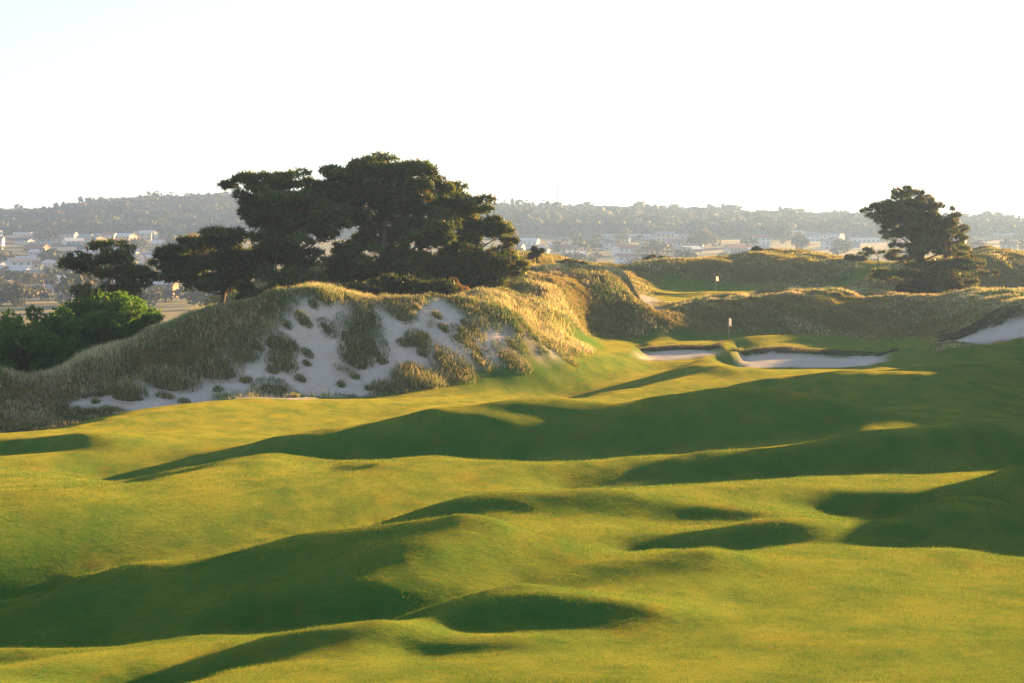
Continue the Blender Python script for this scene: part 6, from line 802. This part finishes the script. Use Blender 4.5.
# trees among the houses: single things, a few shared crowns
def small_tree_proto(seed, col):
    r = np.random.default_rng(seed); V = leaf_cloud(170, r, size=.2, lobes=7); n = len(V)
    v, t = tube([(0, 0, 0), (.02, .01, .3), (0, 0, .6)], [.035, .025, .012], 5)
    k = len(V); T = [tuple(range(4*i, 4*i+4)) for i in range(n//4)]+[tuple(k+a for a in f) for f in t]
    VV_ = np.concatenate([V, np.array(v)]); cc = np.concatenate([np.tile(col, (n, 1))*(.7+.6*r.random((n, 1))), np.tile([.08, .06, .045], (len(v), 1))])
    o = mesh('tp', VV_, T, M_far, col=cc, link=False); return o.data
KINDS = [('dark round', (.04, .055, .028)), ('olive', (.085, .085, .035)), ('rusty', (.14, .085, .05))]
protos = [[small_tree_proto(50+3*a+b, np.array(c)) for b in range(3)] for a, (_, c) in enumerate(KINDS)]
REG = [(-60, 250, 'left of the pine clump'), (500, 700, 'right of the pine clump'), (700, 1080, 'behind the right hand mounds')]
r = np.random.default_rng(77)
def place_region(px): return REG[0][2] if px < 255 else REG[1][2] if px < 700 else REG[2][2]
for i in range(295):
    lo, hi = [(-50, 250), (500, 700), (700, 1070)][i % 3] if i % 9 else (-50, 1070)
    px = r.uniform(lo, hi)
    if 255 < px < 500: px = r.uniform(-50, 250)
    d = 590*(1480/590)**(r.random()**1.1); x = (px-CX)/F*d
    k = 0 if r.random() < .6 else 1 if r.random() < .8 else 2
    o = bpy.data.objects.new('town_tree', protos[k][r.integers(3)]); C.objects.link(o); s = r.uniform(5, 10)
    o.location = (x, d, float(far_z(x, d))-.4); o.scale = (s, s, s*r.uniform(.8, 1.3)); o.rotation_euler = (0, 0, r.uniform(0, 6.28))
    tag(o, f'{KINDS[k][0]} tree among the houses {place_region(px)}', 'tree', f'{KINDS[k][0]} trees in the town {place_region(px)}')
# houses
WALLS = [('white', (.66, .67, .70)), ('cream', (.52, .47, .38)), ('brick', (.30, .17, .12)), ('pale grey', (.50, .52, .55))]
ROOFS = [('grey', (.26, .27, .29)), ('red', (.28, .12, .08)), ('pale', (.62, .64, .67)), ('dark', (.09, .09, .10))]
MW = [plain('wall_'+n.replace(' ', '_'), c, tuple(.9*v for v in c), .6, .8) for n, c in WALLS]
MR = [plain('roof_'+n, c, tuple(.85*v for v in c), .8, .6) for n, c in ROOFS]
M_glass = plain('window_glass', (.05, .06, .08), (.08, .09, .11), 1, .15)
def box(x0, x1, y0, y1, z0, z1):
    return [(x0,y0,z0),(x1,y0,z0),(x1,y1,z0),(x0,y1,z0),(x0,y0,z1),(x1,y0,z1),(x1,y1,z1),(x0,y1,z1)], [(0,3,2,1),(4,5,6,7),(0,1,5,4),(1,2,6,5),(2,3,7,6),(3,0,4,7)]
def house(x, d, w, dp, h, rh, wi, ri, rz, label, group=None, flat=False, storeys=1, name='house'):
    o = empty(name, (x, d, float(far_z(x, d))-.3), rz); tag(o, label, 'building' if name != 'house' else 'house', group)
    w2, p2 = w/2, dp/2; V, Fc = box(-w2, w2, -p2, p2, -1.5, h)
    if not flat:
        V = V[:]; Fc = [f for f in Fc if f != (4,5,6,7)]; V += [(-w2, 0, h+rh*.97), (w2, 0, h+rh*.97)]
        Fc = [(0,3,2,1),(0,1,5,4),(2,3,7,6),(1,2,6,9,5),(3,0,4,8,7)]
    pydata('wall', V, Fc, MW[wi], o)
    e = .45
    if flat: V, Fc = box(-w2-e*.5, w2+e*.5, -p2-e*.5, p2+e*.5, h, h+.45)
    else:
        s = rh/p2; z0 = h-e*s+.06; zt = h+rh+.06; t = .16
        V = [(-w2-e,-p2-e,z0),(w2+e,-p2-e,z0),(w2+e,0,zt),(-w2-e,0,zt),(w2+e,p2+e,z0),(-w2-e,p2+e,z0)]
        V += [(a, b, c+t) for a, b, c in V]
        Fc = [(0,3,2,1),(3,5,4,2),(6,7,8,9),(9,8,10,11),(0,1,7,6),(4,5,11,10),(1,2,8,7),(2,4,10,8),(0,6,9,3),(3,9,11,5)]
    pydata('roof', V, Fc, MR[ri], o)
    n = max(2, int(w/3.2))
    for st in range(storeys):
        z = 1.0+st*2.9
        for q in range(n):
            cx = -w2+(q+.5)*w/n
            V, Fc = box(cx-.65, cx+.65, -p2-.05, -p2+.02, z, z+1.25); pydata('window', V, Fc, M_glass, o)
r = np.random.default_rng(99)
placed = []
for i in range(235):
    lo, hi = [(-40, 165), (500, 700), (-40, 110), (700, 1060)][i % 4]
    for _ in range(30):
        px = r.uniform(lo, hi); d = 700*(1480/700)**(r.random()**1.1); x = (px-CX)/F*d
        if all((x-a)**2+((d-b)*.6)**2 > 15**2 for a, b in placed): break
    placed.append((x, d)); wi = r.choice(4, p=[.5, .22, .1, .18]); ri = r.choice(4, p=[.4, .2, .28, .12])
    w, st = r.uniform(9, 17), 1 if r.random() < .75 else 2
    house(x, d, w, r.uniform(7, 10), 2.9*st, r.uniform(1.4, 2.4), wi, ri, r.uniform(-.7, .7),
          f'{WALLS[wi][0]} {"two storey " if st == 2 else ""}house with {ROOFS[ri][0]} roof {place_region(px)}',
          f'{WALLS[wi][0]} {"two storey " if st == 2 else "low "}houses with {ROOFS[ri][0]} roofs {place_region(px)}', storeys=st)
def big(px, py_base, w, dp, h, wi, ri, d, label, st=2, rz=0):
    x = (px-CX)/F*d; house(x, d, w, dp, h, 1.5, wi, ri, rz, label, None, True, st, 'large_building')
big(24, 242, 15, 12, 6.5, 0, 2, 1440, 'white flat roofed block highest on the hill at the far left', 2)
big(40, 242, 8, 12, 6.5, 0, 2, 1445, 'smaller white block just right of the highest white one at the left', 2)
big(58, 236, 24, 10, 4.5, 3, 2, 1470, 'long pale roofed hall under the woods at the left', 1)
big(134, 240, 28, 12, 5, 0, 2, 1440, 'long white building on the hill behind the solitary left pine', 1)
big(12, 290, 26, 12, 3.6, 1, 2, 705, 'long low cream shed at the bottom left edge of the town', 1)
big(535, 248, 14, 10, 5, 0, 0, 1200, 'white hall just above the skyline hump right of the pines', 1)
big(628, 236, 42, 14, 4, 3, 2, 1450, 'very long pale roof high on the hillside right of the pines', 1)
big(566, 246, 4, 4, 8, 1, 1, 1230, 'narrow cream tower in the town right of the pines', 2)
big(865, 243, 22, 12, 4, 0, 2, 1380, 'long white building left of the solitary pine crown', 1)
# radio mast on the ridge
def mast(px, d, h):
    x = (px-CX)/F*d; b = Vector((x, d, float(far_z(x, d))-.5)); o = empty('radio_mast', b); tag(o, 'thin grey lattice radio mast rising above the wooded ridge', 'mast')
    V, T = [], []
    def add(a, c, r0):
        v, t = tube([a, c], [r0, r0], 5); m = len(V); V.extend(v); T.extend([tuple(m+q for q in y) for y in t])
    w0, w1 = 1.1, .35; n = 14; cor = lambda k, z: (math.cos(k*2.094)*(w0+(w1-w0)*z/h), math.sin(k*2.094)*(w0+(w1-w0)*z/h), z)
    for k in range(3): add(cor(k, 0), cor(k, h), .24)
    pydata('mast_legs', V, T, M_steel, o); V.clear(); T.clear()
    for s in range(n):
        for k in range(3): add(cor(k, h*s/n), cor((k+1) % 3, h*(s+1)/n), .1)
    pydata('bracing', V, T, M_steel, o); V.clear(); T.clear()
    add((0, 0, h-.5), (0, 0, h+5), .22); pydata('antenna', V, T, M_steel, o)
mast(557.5, 1900, 34)

# ------------------------------------------------------------ haze
def haze():
    x0, x1, y0, y1, z0, z1 = -5000, 5200, -300, 5600, EYE-30.5, EYE+62
    V, Fc = box(x0, x1, y0, y1, z0, z1); m, nt, out = mat('haze'); v = nt.nodes.new('ShaderNodeVolumePrincipled')
    v.inputs['Color'].default_value = (.27, .47, 1, 1); v.inputs['Density'].default_value = HAZE; v.inputs['Anisotropy'].default_value = .35
    L(nt, v.outputs[0], out.inputs['Volume']); o = pydata('haze', V, Fc, m); tag(o, 'thin low sun haze lying over the whole course and town', 'haze', kind='stuff')
HAZE = .00024
haze()

# ------------------------------------------------------------ light, sky, camera
sc = bpy.context.scene
w = bpy.data.worlds.new('World'); sc.world = w; w.use_nodes = True; nt = w.node_tree; nt.nodes.clear()
sky = nt.nodes.new('ShaderNodeTexSky'); sky.sky_type = 'NISHITA'; sky.sun_disc = False; sky.sun_elevation = SUN_E; sky.sun_rotation = math.pi/2-SUN_A
sky.altitude = 20; sky.air_density = .8; sky.dust_density = .2; sky.ozone_density = 2
bg = nt.nodes.new('ShaderNodeBackground'); bg.inputs[1].default_value = .05; wo = nt.nodes.new('ShaderNodeOutputWorld'); hs = nt.nodes.new('ShaderNodeHueSaturation'); hs.inputs['Saturation'].default_value = .5; L(nt, sky.outputs[0], hs.inputs['Color']); L(nt, hs.outputs[0], bg.inputs[0]); L(nt, bg.outputs[0], wo.inputs[0])
sun = bpy.data.lights.new('Sun', 'SUN'); sun.energy = 5.0; sun.angle = math.radians(.5); sun.color = (1, .55, .18)
so = bpy.data.objects.new('sun', sun); C.objects.link(so); dr = Vector((math.cos(SUN_A)*math.cos(SUN_E), math.sin(SUN_A)*math.cos(SUN_E), math.sin(SUN_E)))
so.rotation_euler = dr.to_track_quat('Z', 'Y').to_euler(); so.location = (60, 60, 80)
cam = bpy.data.cameras.new('Camera'); cam.lens = F/1024*36; cam.sensor_width = 36; cam.shift_y = -(341.5-HY)/1024; cam.clip_end = 20000; cam.clip_start = .1
co = bpy.data.objects.new('camera', cam); C.objects.link(co); co.location = (0, 0, EYE); co.rotation_euler = (math.pi/2, 0, 0); sc.camera = co
sc.view_settings.view_transform = 'Standard'; sc.view_settings.look = 'None'; sc.view_settings.gamma = 1; sc.view_settings.use_curve_mapping = False
sc.view_settings.exposure = 2.75
sc.render.engine = 'CYCLES'; sc.cycles.use_denoising = True; sc.cycles.max_bounces = 5; sc.cycles.diffuse_bounces = 1; sc.cycles.transmission_bounces = 3; sc.cycles.volume_bounces = 0; sc.cycles.transparent_max_bounces = 4
